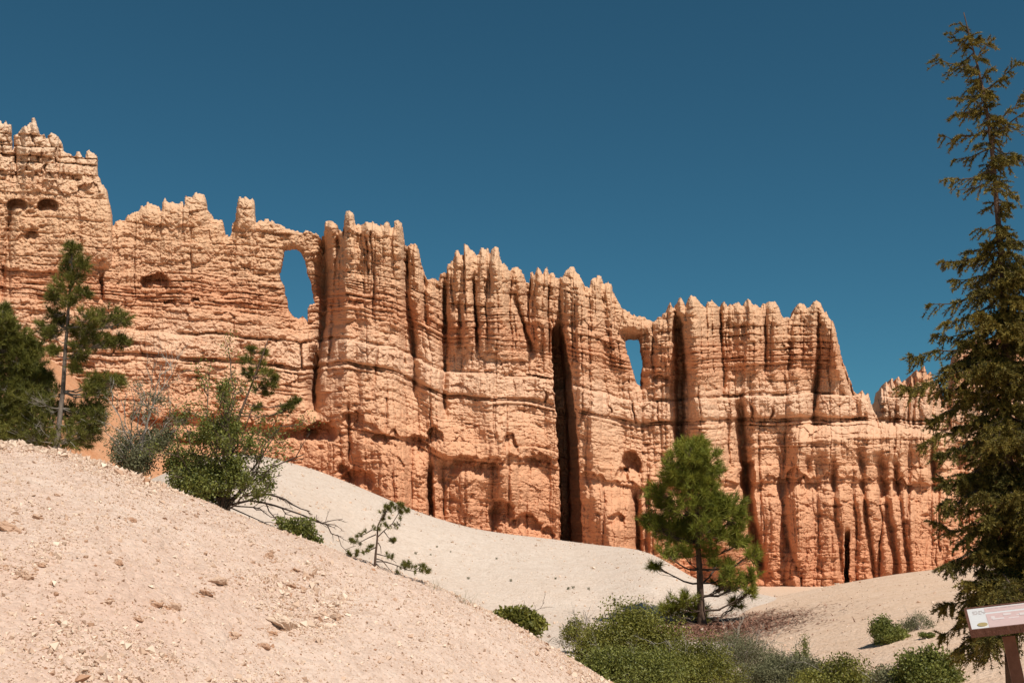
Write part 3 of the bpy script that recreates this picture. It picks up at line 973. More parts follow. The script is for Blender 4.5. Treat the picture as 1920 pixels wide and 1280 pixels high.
def leaves(mb, C, L, W, rng, tint, up=0.35):
    """one folded leaf at every point"""
    N = len(C)
    d = unit(rng.normal(size=(N, 3)) + np.array([0, 0, up]))
    s = unit(np.cross(d, rng.normal(size=(N, 3))))
    nrm = np.cross(d, s)
    ln = (L * rng.uniform(.6, 1.2, N))[:, None]; ww = (W * rng.uniform(.7, 1.2, N))[:, None]
    V = np.stack([C, C + d * ln * .5 + s * ww * .5 + nrm * ww * .15, C + d * ln, C + d * ln * .5 - s * ww * .5 + nrm * ww * .15], 1)
    i = np.arange(N)[:, None] * 4
    mb.add(V.reshape(-1, 3), np.concatenate([i + [[0, 1, 2]], i + [[0, 2, 3]]]), tint=np.repeat(np.clip(tint, 0, 1), 4))


def curve3(P0, P1, rng, sag=0.0, n=6, wob=0.06):
    t = np.linspace(0, 1, n)[:, None]
    L = np.linalg.norm(P1 - P0)
    P = P0 * (1 - t) + P1 * t
    P = P + np.array([0, 0, -sag * L]) * (4 * t * (1 - t))
    P[1:-1] += rng.normal(size=(n - 2, 3)) * wob * L * 0.35
    return P


TIPS = []


def twigs(mb, P, rad, rng, depth=2, n=3, ratio=.5, ang=.7, tint=(.2, .9), droop=0.0):
    """bare forking twigs along and beyond a stem"""
    mb.tube(P, np.linspace(rad, rad * .35, len(P)), 4, rng.uniform(*tint), cap=False)
    if depth == 0:
        TIPS.append(P[1:])
        return
    L = np.linalg.norm(P[-1] - P[0])
    for _ in range(n):
        t = rng.uniform(.25, 1.0); f = t * (len(P) - 1); i = min(int(f), len(P) - 2)
        p0 = P[i] + (P[i + 1] - P[i]) * (f - i)
        d = unit(unit(P[i + 1] - P[i]) + rng.normal(size=3) * ang + np.array([0, 0, -droop]))
        p1 = p0 + d * L * ratio * rng.uniform(.5, 1.1)
        twigs(mb, curve3(p0, p1, rng, 0, 5, .12), rad * .5, rng, depth - 1, n, ratio, ang, tint, droop)


def world_pts(pts, Y):
    return np.array([at(p[0], p[1], Y + (p[2] if len(p) > 2 else 0)) for p in pts])


def resample(P, n):
    P = np.asarray(P, float)
    d = np.concatenate([[0], np.cumsum(np.linalg.norm(np.diff(P, axis=0), axis=1))])
    t = np.linspace(0, d[-1], n)
    return np.stack([np.interp(t, d, P[:, k]) for k in range(3)], 1)


def lobe_tree(root, Y, trunk, lobes, r0, r1, kind, seed, foliage, bark, tufts=9, nper=26, L=.2, wd=.012, depth=.5, twig_mat=None, bare=True, rise=.35, wob=.03, leaf_tint=(.15, .85), tuft_r=1.0,
              extra_back=0.0, scat=1.42, sparse_below=1e9, trunk_name='trunk', branch_name='branch'):
    """trunk, one limb to every foliage lobe, and a crown of needle tufts or leaves round the limb ends"""
    rng = np.random.RandomState(seed)
    m = px_at(Y)
    T = resample(world_pts(trunk, Y), 14)
    T[1:-1, :2] += rng.normal(size=(12, 2)) * wob * r0
    tb = MB()
    rad = np.interp(np.linspace(0, 1, 14), [0, .06, .3, 1], [r0 * 1.35, r0, r0 * .8, r1])
    tb.tube(T, rad, 10)
    tb.build(trunk_name, bark, root, True)
    crown = MB()
    lobes = list(lobes)
    xs = np.array([l[0] for l in lobes]); wide = (xs.max() - xs.min()) * m / 2
    if extra_back:
        for l in list(lobes):
            if rng.rand() < extra_back:
                lobes.append((l[0] * .6 + (np.interp(l[1], [p[1] for p in trunk][::-1], [p[0] for p in trunk][::-1])) * .4, l[1] + rng.uniform(-.3, .3) * l[2], l[2],
                              rng.choice([-1, 1]) * wide * rng.uniform(.4, .9)))
    for l in lobes:
        lx, ly, lr = l[0], l[1], l[2]
        tx = np.interp(ly, [p[1] for p in trunk][::-1], [p[0] for p in trunk][::-1])
        dy = l[3] if len(l) > 3 else rng.uniform(-1, 1) * max(0.35 * wide, math.sqrt(max(wide ** 2 - ((lx - tx) * m) ** 2, 0))) * depth
        C = at(lx, ly, Y + dy)
        rr = lr * m
        tufts_ = max(5, int(tufts * (.5 if ly > sparse_below else 1)))
        dh = np.hypot(*(T[:, :2] - C[:2]).T)
        want = C[2] - rise * dh.min()
        i = int(np.argmin(np.abs(T[:, 2] - want)))
        mb = MB()
        br = curve3(T[i], C, rng, -.05 if rise < 0 else .10, 7, .05)
        lb = np.linalg.norm(br[-1] - br[0])
        rb = max(r1 * .6, min(rad[i] * .5, .022 * lb + .15 * r1))
        mb.tube(br, np.linspace(rb, rb * .35, 7), 5, .3, cap=False)
        q = rng.normal(size=(tufts_, 3)); q = unit(q) * (scat * rng.uniform(0.08, 1, tufts_) ** .6)[:, None]
        q[:, 2] = q[:, 2] * .8 + .1
        E = C + q * rr
        ax = unit(.7 * unit(q) + .3 * unit(C - T[i]) + np.array([0, 0, .35]))
        for e, a in zip(E, ax):
            s0 = br[rng.randint(3, 7)]
            mb.tube(curve3(s0, e, rng, .05, 4, .08), [rb * .3, rb * .25, rb * .2, rb * .15], 3, rng.uniform(.2, .8), cap=False)
        mb.build(branch_name, twig_mat or M['twig_dark'], root)
        lt = rng.uniform(.25, .75)
        tint = np.clip(lt + rng.uniform(-.25, .25, tufts_), *leaf_tint)
        if kind == 'needle':
            needles(crown, E, ax, nper, L, wd, rng, tint=tint)
        else:
            n = tufts_ * nper
            c = np.repeat(E, nper, 0) + rng.normal(size=(n, 3)) * rr * .24 * tuft_r
            leaves(crown, c, L, wd, rng, np.repeat(tint, nper) + rng.uniform(-.2, .2, n))
    crown.build('crown', foliage, root)
    return T


def zl(pts, ox, oy, sc):
    return [(ox + p[0] / sc, oy + p[1] / sc) + tuple([p[2] / sc] if len(p) > 2 else []) for p in pts]


# the ponderosa in the middle distance
b = ground_hit(1316, 1170)
YP = float(b[1])
root = thing('pine_tree', 'bushy green pine standing alone at the foot of the white slope', 'pine tree', b)
lobe_tree(root, YP, zl([(500, 1185), (490, 1000), (485, 850), (475, 700), (470, 500), (465, 300), (470, 130)], 1160, 800, 3.2),
          zl([(480, 125, 45), (390, 175, 65), (540, 195, 55), (330, 235, 65), (450, 265, 80), (560, 290, 60), (330, 310, 55), (230, 400, 50), (260, 470, 55), (470, 400, 85), (380, 470, 75),
              (560, 460, 65), (690, 470, 55), (640, 530, 75), (710, 560, 52), (500, 560, 85), (200, 570, 52), (260, 620, 62), (380, 600, 75), (330, 660, 55), (570, 650, 75), (680, 650, 62),
              (720, 700, 40), (440, 680, 65), (290, 760, 48), (230, 830, 30), (390, 770, 45), (800, 770, 38), (660, 830, 26), (660, 870, 24), (720, 940, 50), (800, 900, 42), (790, 990, 34),
              (700, 1060, 30), (330, 1080, 48), (400, 1055, 45), (470, 1090, 45), (295, 1100, 36), (490, 1130, 36), (560, 760, 45), (620, 940, 45), (450, 180, 50), (430, 340, 70), (520, 360, 60)], 1160, 800, 3.2),
          .125, .022, 'needle', 3, M['bright_needle'], M['bark_brown'], tufts=30, nper=44, L=.27, wd=.020, depth=.75, extra_back=.35, sparse_below=1030)

# the two pines behind the gravel hill on the left
Z1 = (0, 440, 2.37)
tz = 16.5
root = thing('pine_tree', 'slender young pine with a bare pale trunk and open branches', 'pine tree', at(103, 862, tz))
lobe_tree(root, tz, zl([(245, 990), (262, 860), (280, 680), (290, 520), (300, 400), (305, 300), (320, 180), (318, 60)], *Z1),
          zl([(320, 62, 22), (312, 110, 28), (368, 138, 24), (300, 170, 30), (335, 195, 26), (272, 245, 36), (365, 258, 22), (235, 290, 24), (310, 300, 22), (242, 360, 24), (265, 392, 28),
              (195, 425, 32), (230, 445, 24), (390, 372, 30), (450, 378, 32), (500, 370, 36), (548, 378, 26), (345, 440, 26), (400, 432, 28), (430, 470, 30), (485, 482, 24), (545, 478, 20),
              (360, 505, 26), (350, 540, 22), (240, 520, 12), (330, 595, 18), (410, 655, 30), (470, 650, 30), (530, 655, 20), (400, 695, 32), (450, 705, 32), (420, 760, 32), (340, 800, 40),
              (400, 835, 36), (350, 870, 38), (420, 870, 28), (285, 780, 45), (230, 820, 48), (300, 905, 46), (200, 880, 44), (250, 945, 34), (340, 920, 34), (150, 730, 50), (200, 790, 55), (160, 850, 60), (120, 900, 60), (230, 720, 40), (380, 790, 36), (440, 800, 30), (380, 900, 34)], *Z1),
          .042, .010, 'needle', 8, M['pine_needle'], bark_material('bark_dull', (.07, .052, .04), (.23, .185, .15)), tufts=30, nper=30, L=.10, wd=.0085, depth=.6, rise=.1, scat=1.75, twig_mat=M['twig_grey'])
tz = 17.5
root = thing('pine_tree', 'dense dark bushy pine cut off by the left frame edge', 'pine tree', at(-10, 850, tz))
lobe_tree(root, tz, zl([(-25, 990), (-20, 800), (-10, 600), (0, 480), (10, 335)], *Z1),
          zl([(10, 345, 28), (5, 400, 42), (40, 440, 46), (100, 470, 46), (20, 500, 56), (80, 540, 56), (150, 512, 36), (140, 570, 46), (30, 600, 66), (110, 640, 60), (170, 630, 40), (40, 700, 66),
              (120, 730, 60), (190, 690, 44), (60, 800, 66), (140, 810, 56), (20, 880, 56), (90, 890, 50), (-60, 450, 76), (-80, 600, 86), (-60, 750, 86), (-40, 880, 60), (200, 760, 46), (160, 900, 45),
              (60, 930, 40), (120, 940, 36), (200, 640, 30)], *Z1),
          .11, .02, 'needle', 9, M['pine_needle'], M['bark_grey'], tufts=40, nper=40, L=.115, wd=.010, depth=.8, rise=.15, extra_back=.5, twig_mat=M['twig_grey'])

# shrubs along the crest of the gravel hill
Z2 = (190, 620, 3.048)


def stems(root, base, tips, rad, rng, mat, depth=2, n=3, name='stem', ratio=.4, ang=.5, droop=0.0):
    for t in tips:
        mb = MB()
        twigs(mb, curve3(base + rng.normal(size=3) * rad * 2, t, rng, rng.uniform(-.08, .08), 7, .07), rad, rng, depth, n, ratio, ang, droop=droop)
        mb.build(name, mat, root)


TIPS.clear()
rng = np.random.RandomState(21)
sy = 12.4
base = at(258, 893, sy)
root = thing('shrub', 'twiggy grey-green shrub with bare upright stems on the hill crest', 'shrub', base)
tips = world_pts([p + (rng.uniform(-.5, .5),) for p in zl([(15, 520), (60, 360), (110, 395), (170, 330), (230, 350), (290, 290), (350, 225), (395, 175), (320, 430), (420, 560), (390, 480), (120, 560)], *Z2)], sy)
stems(root, base, tips, .009, rng, M['twig_grey'], 2, 5, ratio=.36)
fol = MB()
for lx, ly, lr in zl([(110, 670, 50), (180, 640, 60), (250, 690, 55), (200, 740, 62), (280, 610, 45), (330, 650, 45), (120, 730, 45), (240, 760, 45), (300, 380, 28), (340, 400, 24), (270, 470, 30), (380, 600, 40), (160, 780, 40)], *Z2):
    C = at(lx, ly, sy + rng.uniform(-.45, .45))
    n = 900 if lr > 11 else 130
    leaves(fol, C + rng.normal(size=(n, 3)) * lr * px_at(sy) * .68, .030, .015, rng, rng.uniform(.1, .9, n))
tp = np.concatenate(TIPS); TIPS.clear()
tp = tp[tp[:, 2] < base[2] + 1.0]
tp = np.repeat(tp, 2, 0); leaves(fol, tp + rng.normal(size=tp.shape) * .03, .026, .012, rng, rng.uniform(.1, .9, len(tp)))
fol.build('crown', M['sage_leaf'], root)

sy = 11.9
base = at(418, 958, sy)
root = thing('shrub', 'large leafy green shrub on the gravel hill crest', 'shrub', base)
tips = world_pts([p + (rng.uniform(-.5, .5),) for p in zl([(430, 700), (500, 620), (640, 470), (720, 420), (700, 320), (610, 350), (560, 600), (780, 560), (830, 640), (930, 830), (740, 240), (1000, 560), (1040, 520), (870, 420)], *Z2)], sy)
stems(root, base, tips, .012, rng, M['twig_dark'], 2, 6, ratio=.36, ang=.65)
fol = MB()
for lx, ly, lr in zl([(430, 720, 55), (480, 790, 62), (560, 780, 62), (640, 810, 70), (700, 870, 58), (560, 880, 65), (620, 945, 55), (480, 880, 55), (690, 950, 45), (660, 560, 46), (720, 530, 52), (640, 620, 42),
                      (560, 610, 40), (500, 600, 25), (600, 540, 34), (720, 640, 42), (780, 780, 40), (820, 850, 30), (700, 360, 34), (690, 320, 24), (930, 840, 30), (965, 880, 26), (400, 770, 38), (900, 740, 18),
                      (740, 760, 40), (520, 950, 36), (420, 860, 36), (850, 640, 22), (760, 560, 36)], *Z2):
    C = at(lx, ly, sy + rng.uniform(-.55, .55))
    n = int(lr * lr * 2.6)
    leaves(fol, C + np.clip(rng.normal(size=(n, 3)), -2.0, 2.0) * lr * px_at(sy) * .66, .030, .020, rng, rng.uniform(.0, 1, n))
tp = np.concatenate(TIPS); TIPS.clear()
tp = tp[rng.rand(len(tp)) < .75]
tp = np.repeat(tp, 6, 0); leaves(fol, tp + rng.normal(size=tp.shape) * .035, .028, .018, rng, rng.uniform(0, 1, len(tp)))
fol.build('crown', M['green_leaf'], root)

sy = 12.3
root = thing('pine_tree', 'thin sparse young pine rising out of the leafy shrub', 'pine tree', at(428, 960, sy))
lobe_tree(root, sy, zl([(720, 1040), (745, 700), (790, 480), (850, 330), (910, 170), (955, 45)], *Z2),
          zl([(860, 108, 20), (830, 170, 24), (900, 205, 32), (870, 262, 38), (950, 250, 32), (965, 305, 28), (900, 325, 34), (832, 240, 26), (890, 440, 24), (1045, 455, 28), (1080, 425, 20),
              (1120, 402, 15), (930, 130, 14), (990, 270, 18), (940, 360, 22)], *Z2),
          .024, .005, 'needle', 13, M['pine_needle'], M['bark_brown'], tufts=20, nper=26, L=.055, wd=.006, depth=.6, rise=.25)

sy = 11.9
root = thing('dead_branch', 'bare dead branches sprawling downhill from the leafy shrub', 'dead branch', at(420, 960, sy))
for k, ln in enumerate([[(690, 1005), (860, 965), (1000, 1000), (1150, 1052), (1300, 1112)], [(860, 960), (940, 930), (1040, 955), (1120, 1010), (1190, 1030)], [(720, 980), (850, 870), (960, 790), (1060, 740), (1160, 705)],
                        [(760, 1000), (900, 1010), (960, 1060), (1040, 1080)], [(730, 990), (820, 900), (870, 800), (900, 700)], [(1150, 1052), (1250, 1100), (1330, 1080), (1380, 1075)], [(740, 1010), (830, 1050), (920, 1090), (990, 1120)]]):
    mb = MB()
    P = resample(world_pts([p + (rng.uniform(-.15, .15),) for p in zl(ln, *Z2)], sy), 9)
    twigs(mb, P, .014 if k < 3 else .008, rng, 3, 4, .34, .6, (.0, .6))
    mb.build('limb', M['twig_dark'], root)

sy = 11.7
base = at(562, 1008, sy)
root = thing('shrub', 'low rounded green shrub below the dead branches', 'shrub', base)
stems(root, base, world_pts([(520, 985, .1), (545, 975, 0), (575, 985, .1), (600, 1010, 0), (590, 990, -.1)], sy), .006, rng, M['twig_dark'], 1, 3)
fol = MB()
for lx, ly, lr in zl([(1060, 1110, 40), (1120, 1115, 48), (1180, 1115, 42), (1020, 1090, 28), (1200, 1165, 34), (1240, 1200, 28), (1110, 1150, 40), (1160, 1160, 40), (1040, 1130, 30)], *Z2):
    n = int(lr * lr * 1.7)
    leaves(fol, at(lx, ly, sy + rng.uniform(-.15, .15)) + np.clip(rng.normal(size=(n, 3)), -1.6, 1.6) * lr * px_at(sy) * .55, .032, .02, rng, rng.uniform(0, 1, n))
fol.build('crown', M['green_leaf'], root)

# the little pine on the hill's shoulder
Z3 = (620, 900, 6.4)
sy = float(ground_hit(703, 1062, 6, 14)[1])
sb = at(703, 1062, sy)
root = thing('pine_sapling', 'small crooked pine sapling on the shoulder of the gravel hill', 'pine sapling', sb)
mb = MB()
mb.tube(resample(world_pts(zl([(528, 1050), (540, 880), (555, 750), (562, 660), (560, 560), (600, 470), (660, 400), (690, 330)], *Z3), sy), 16), np.linspace(.0125, .004, 16), 8)
mb.build('trunk', M['bark_brown'], root, True)
for k, ln in enumerate([[(565, 680), (640, 605), (740, 520), (800, 420), (850, 340), (880, 290)], [(545, 650), (450, 690), (350, 745), (260, 740)], [(500, 590), (400, 650), (330, 680)], [(560, 600), (500, 590)],
                        [(640, 610), (690, 680), (730, 725)], [(550, 940), (620, 960), (690, 1050), (740, 1100)], [(550, 975), (650, 975), (800, 1020), (900, 1070), (1000, 1090), (1180, 1080)],
                        [(550, 880), (620, 900), (700, 920), (790, 990)], [(570, 750), (600, 800), (606, 880)], [(545, 800), (470, 840), (390, 860), (250, 880)], [(740, 520), (780, 550), (820, 520)], [(550, 1000), (600, 1052)],
                        [(660, 400), (620, 350)], [(1000, 1090), (1100, 1020)], [(800, 1020), (790, 1100)]]):
    P = resample(world_pts([p + (rng.uniform(-.05, .05) if i else 0,) for i, p in enumerate(zl(ln, *Z3))], sy), 8)
    mb = MB()
    mb.tube(P, np.linspace(.006, .002, 8), 5, .3)
    mb.build('branch', M['twig_dark'], root)
cr = MB()
TF = np.array([(650, 330, 1), (700, 370, 1.2), (740, 300, 1.2), (640, 380, 1), (690, 320, 1.2), (830, 300, 1.2), (870, 270, 1.2), (850, 390, 1.2), (900, 370, 1.1), (930, 340, .9), (830, 350, 1.2), (880, 320, 1.1), (760, 350, 1), (620, 480, .9),
               (580, 550, .9), (520, 570, .7), (700, 470, .5), (660, 530, .8), (680, 550, .6), (830, 470, .6), (740, 560, .5), (790, 550, .5), (820, 520, .5), (630, 440, .8), (330, 670, .7), (360, 650, .5), (385, 630, .5),
               (410, 600, .5), (260, 740, .9), (300, 750, .8), (240, 710, .6), (355, 775, .5), (200, 865, .8), (240, 890, .9), (300, 880, .9), (325, 860, .8), (400, 860, .7), (470, 820, 1), (490, 790, .9),
               (455, 840, .9), (755, 720, 1), (780, 710, .8), (735, 725, .8), (690, 900, .9), (730, 910, .9), (880, 1000, 1), (920, 1010, 1), (900, 1040, 1), (940, 1030, .9), (980, 1050, .7), (1020, 1030, .5), (1100, 1010, 1),
               (1120, 1040, 1.1), (1180, 1080, 1), (1080, 1090, .9), (1150, 1100, 1), (800, 1100, .8), (1010, 1110, .5), (870, 1040, .9)])
C = np.array([at(620 + x / 6.4, 900 + y / 6.4, sy + rng.uniform(-.07, .07)) for x, y, r in TF])
ax = unit(rng.normal(size=(len(C), 3)) * .5 + np.array([0, 0, 1.0]))
for c, a, r in zip(C, ax, TF[:, 2]):
    needles(cr, c + rng.normal(size=(3, 3)) * .012, np.repeat(a[None], 3, 0), int(50 * r), .038 * (0.6 + .4 * r), .0045, rng, .5, np.array([.5, .35, .65]))
cr.build('crown', M['pine_needle'], root)


def grass_tuft(px, py, label, n, h, seed):
    r = np.random.RandomState(seed)
    g = ground_hit(px, py, 6, 60)
    mb = MB()
    for _ in range(n):
        p0 = g + np.array([r.normal() * h * .35, r.normal() * h * .25, -.02])
        d = unit(np.array([r.normal() * .45, r.normal() * .45, 1.0]))
        L = h * r.uniform(.4, 1.1)
        P = np.stack([p0 + d * L * t + np.array([d[0], d[1], -.15]) * L * .35 * t * t for t in np.linspace(0, 1, 5)])
        mb.tube(P, np.linspace(.0022, .0006, 5) * (h / .2), 3, r.uniform(), cap=False)
    o = mb.build('grass_tuft', M['dry_grass'])
    return tag(o, label, 'grass')


grass_tuft(812, 1103, 'wispy dry grass tuft just downhill of the small pine sapling', 26, .13, 1)
grass_tuft(868, 1128, 'taller dry grass tuft with a long stray stalk lower on the crest', 30, .15, 2)

# ------------------------------------------------------------------ valley shrubs
def dome_shrub(px, py, wpx, hpx, label, leaf, seed, n_leaf, L=.05, W=.03, clumps=46, stem_mat='twig_dark', bare=0, group=None, flat=.8, yoff=0.0, cluster=.17, name='shrub', cat='shrub'):
    """stems fanning from the base carry clumps of leaves spread through a dome"""
    r = np.random.RandomState(seed)
    g = ground_hit(px, py, 12, 90)
    g = at(px, py, g[1] + yoff); g[2] = float(surface_z(g[0], g[1]))
    m = px_at(g[1]); w, h = wpx * m / 2, hpx * m
    root = thing(name, label, cat, g, group)
    q = r.normal(size=(clumps, 3)); q = unit(q); q[:, 2] = np.abs(q[:, 2])
    q *= (r.uniform(.25, 1, clumps) ** .45)[:, None]
    C = g + q * np.array([w, w * flat, h]) * np.array([1, 1, .92]) * (1 + .07 * r.normal(size=(clumps, 1)))
    C[:, 2] = np.maximum(C[:, 2], surface_z(C[:, 0], C[:, 1]) + .03)
    st = MB()
    for c in C[:: 2]:
        st.tube(curve3(g + r.normal(size=3) * np.array([w * .15, w * .15, 0]), c, r, -.1, 5, .1), np.linspace(.012, .004, 5) * max(.6, h), 4, r.uniform(), cap=False)
    for _ in range(bare):
        a = r.uniform(0, 6.28); t = g + np.array([math.cos(a) * w * r.uniform(.2, 1.05), math.sin(a) * w * flat * r.uniform(.2, 1), h * r.uniform(.7, 1.25)])
        twigs(st, curve3(g, t, r, -.05, 6, .1), .008 * max(.6, h), r, 2, 4, .35, .6, (.4, 1))
    st.build('stems', M[stem_mat], root)
    fol = MB()
    k = int(n_leaf * 2.2) // clumps
    ct = r.uniform(.2, .8, clumps)
    cc = np.repeat(C, k, 0) + np.clip(r.normal(size=(clumps * k, 3)), -2, 2) * np.array([w, w * flat, h * .8]) * cluster
    tt = np.repeat(ct, k) + r.uniform(-.35, .35, clumps * k)
    leaves(fol, cc, L, W, r, tt)
    fol.build('crown', M[leaf], root)
    return root


dome_shrub(1186, 1238, 190, 96, 'big olive-green shrub dome left of the lone pine', 'olive_leaf', 31, 15000, .055, .034, 70)
dome_shrub(1084, 1212, 66, 56, 'thin grey-twigged shrub at the left end of the shrub bed', 'olive_leaf', 32, 1500, .05, .03, 26, 'twig_grey', 9)
dome_shrub(976, 1186, 92, 44, 'small yellow-green shrub peeping over the gravel hill crest', 'olive_leaf', 33, 3200, .05, .03, 30, 'twig_dark', 3)
dome_shrub(1170, 1288, 210, 72, 'spreading green shrub at the near edge of the shrub bed', 'green_leaf', 34, 11000, .045, .026, 60, 'twig_grey', 4)
dome_shrub(1305, 1284, 170, 76, 'mixed green and grey shrub in the middle of the shrub bed', 'olive_leaf', 35, 9000, .045, .022, 56, 'twig_grey', 8)
dome_shrub(1398, 1264, 170, 68, 'pale grey-green sage bush below the pine shadow', 'sage_leaf', 36, 9000, .045, .014, 56, 'twig_grey', 16)
dome_shrub(1490, 1288, 150, 62, 'dull green sage bush at the right end of the shrub bed', 'sage_leaf', 37, 6500, .05, .018, 44, 'twig_grey', 8)
dome_shrub(1430, 1300, 130, 48, 'low dry yellowish bush along the bottom frame edge', 'sage_leaf', 38, 4500, .045, .016, 36, 'twig_grey', 6)
dome_shrub(1580, 1300, 165, 58, 'ragged green bush at the bottom between the shrub bed and spruce', 'olive_leaf', 39, 4600, .045, .028, 40, 'twig_grey', 3)
dome_shrub(1672, 1304, 120, 52, 'greyish bush tucked beside the bright green bush', 'sage_leaf', 40, 2600, .045, .02, 30, 'twig_grey', 3)
dome_shrub(1746, 1290, 112, 68, 'bright green rounded bush at the foot of the spruce', 'green_leaf', 41, 6500, .045, .028, 44)
dome_shrub(1663, 1204, 76, 42, 'compact dark green bush alone on the tan slope', 'green_leaf', 42, 3600, .05, .03, 34)
dome_shrub(1722, 1180, 66, 34, 'dry brownish scrub on the tan slope behind the compact bush', 'sage_leaf', 43, 1100, .045, .016, 20, 'twig_grey', 7)
dome_shrub(1738, 1196, 28, 12, 'tiny green tuft between the dry scrub and the spruce', 'green_leaf', 44, 420, .04, .024, 10)
dome_shrub(1508, 1262, 44, 60, 'spindly dark green sprig on the right edge of the shrub bed', 'green_leaf', 47, 900, .045, .022, 16, 'twig_grey', 5)

rng = np.random.RandomState(51)
g = ground_hit(1062, 1214, 12, 90)
root = thing('dead_branch', 'silvery dead branches lying between gravel hill and olive shrub', 'dead branch', g)
for k in range(7):
    t = at(1062 + rng.uniform(-40, 46), 1214 - rng.uniform(2, 30), g[1] + rng.uniform(-.5, .5))
    mb = MB(); twigs(mb, curve3(g, t, rng, -.1, 6, .12), .014, rng, 2, 4, .45, .7, (.5, 1)); mb.build('limb', M['twig_grey'], root)
g = ground_hit(1102, 1200, 12, 90)
root = thing('dead_shrub', 'small leafless upright shrub behind the olive shrub dome', 'dead shrub', g)
for k in range(5):
    t = at(1102 + rng.uniform(-16, 16), 1146 + rng.uniform(0, 20), g[1] + rng.uniform(-.3, .3))
    mb = MB(); twigs(mb, curve3(g, t, rng, -.03, 6, .1), .011, rng, 2, 4, .4, .6, (.1, .6)); mb.build('stem', M['twig_grey'], root)
g = ground_hit(1380, 1204, 12, 90)
root = thing('dead_shrub', 'thin pale upright twigs in the shade right of the pine trunk', 'dead shrub', g)
for k in range(5):
    t = at(1380 + rng.uniform(-14, 16), 1152 + rng.uniform(0, 24), g[1] + rng.uniform(-.3, .3))
    mb = MB(); twigs(mb, curve3(g, t, rng, -.03, 6, .1), .009, rng, 2, 3, .4, .5, (.5, 1)); mb.build('stem', M['twig_grey'], root)

# little plants dotted over the white slope: one built, the rest copied
spots = [(440 + x / 2.667, 960 + y / 2.667) for x, y in [(1012, 175), (980, 215), (905, 210), (1080, 200), (1170, 335), (1310, 235), (1380, 345), (1605, 335), (1670, 385), (1770, 385), (1900, 440)]] + \
        [(900 + x / 3, 1080 + y / 3) for x, y in [(175, 28), (425, 15), (495, 75), (525, 68), (745, 100), (757, 137), (615, 78), (925, 188)]]
proto = None
for i, (px, py) in enumerate(spots):
    g = ground_hit(px, py, 28, 90)
    if proto is None:
        r = np.random.RandomState(60)
        mb = MB()
        leaves(mb, np.clip(r.normal(size=(90, 3)), -1.6, 1.6) * np.array([.06, .06, .05]) + np.array([0, 0, .07]), .07, .03, r, r.uniform(0, .6, 90), 1.0)
        proto = mb.build('plant_tuft', M['sage_leaf'])
        o = proto
    else:
        o = proto.copy(); COL.objects.link(o)
    tag(o, 'tiny dark plant tuft dotted on the bare white slope', 'plant', 'tiny plants on the white slope')
    o.location = g; o.rotation_euler = (0, 0, i * 1.3); k = .25 + .32 * hash1(i, 3); o.scale = (k, k, k)

# ------------------------------------------------------------------ the spruce on the right
rng = np.random.RandomState(77)
SY = 11.5
sm = px_at(SY)
TR = [(1898, 1330), (1893, 1150), (1890, 1000), (1886, 700), (1880, 500), (1870, 400), (1862, 300), (1850, 200), (1830, 110), (1812, 50), (1807, 24)]
gb = at(1898, 1300, SY); gb[2] = float(surface_z(gb[0], gb[1]))
root = thing('spruce_tree', 'tall dark shaggy spruce with drooping branches at the right edge', 'spruce tree', gb)
T = resample(np.concatenate([gb[None] - [[0, 0, .1]], world_pts(TR[1:], SY)]), 26)
rad = np.interp(np.linspace(0, 1, 26), [0, .04, .5, 1], [.095, .075, .042, .005])
mb = MB(); mb.tube(T, rad, 10); mb.build('trunk', M['bark_brown'], root, True)
crown = MB()


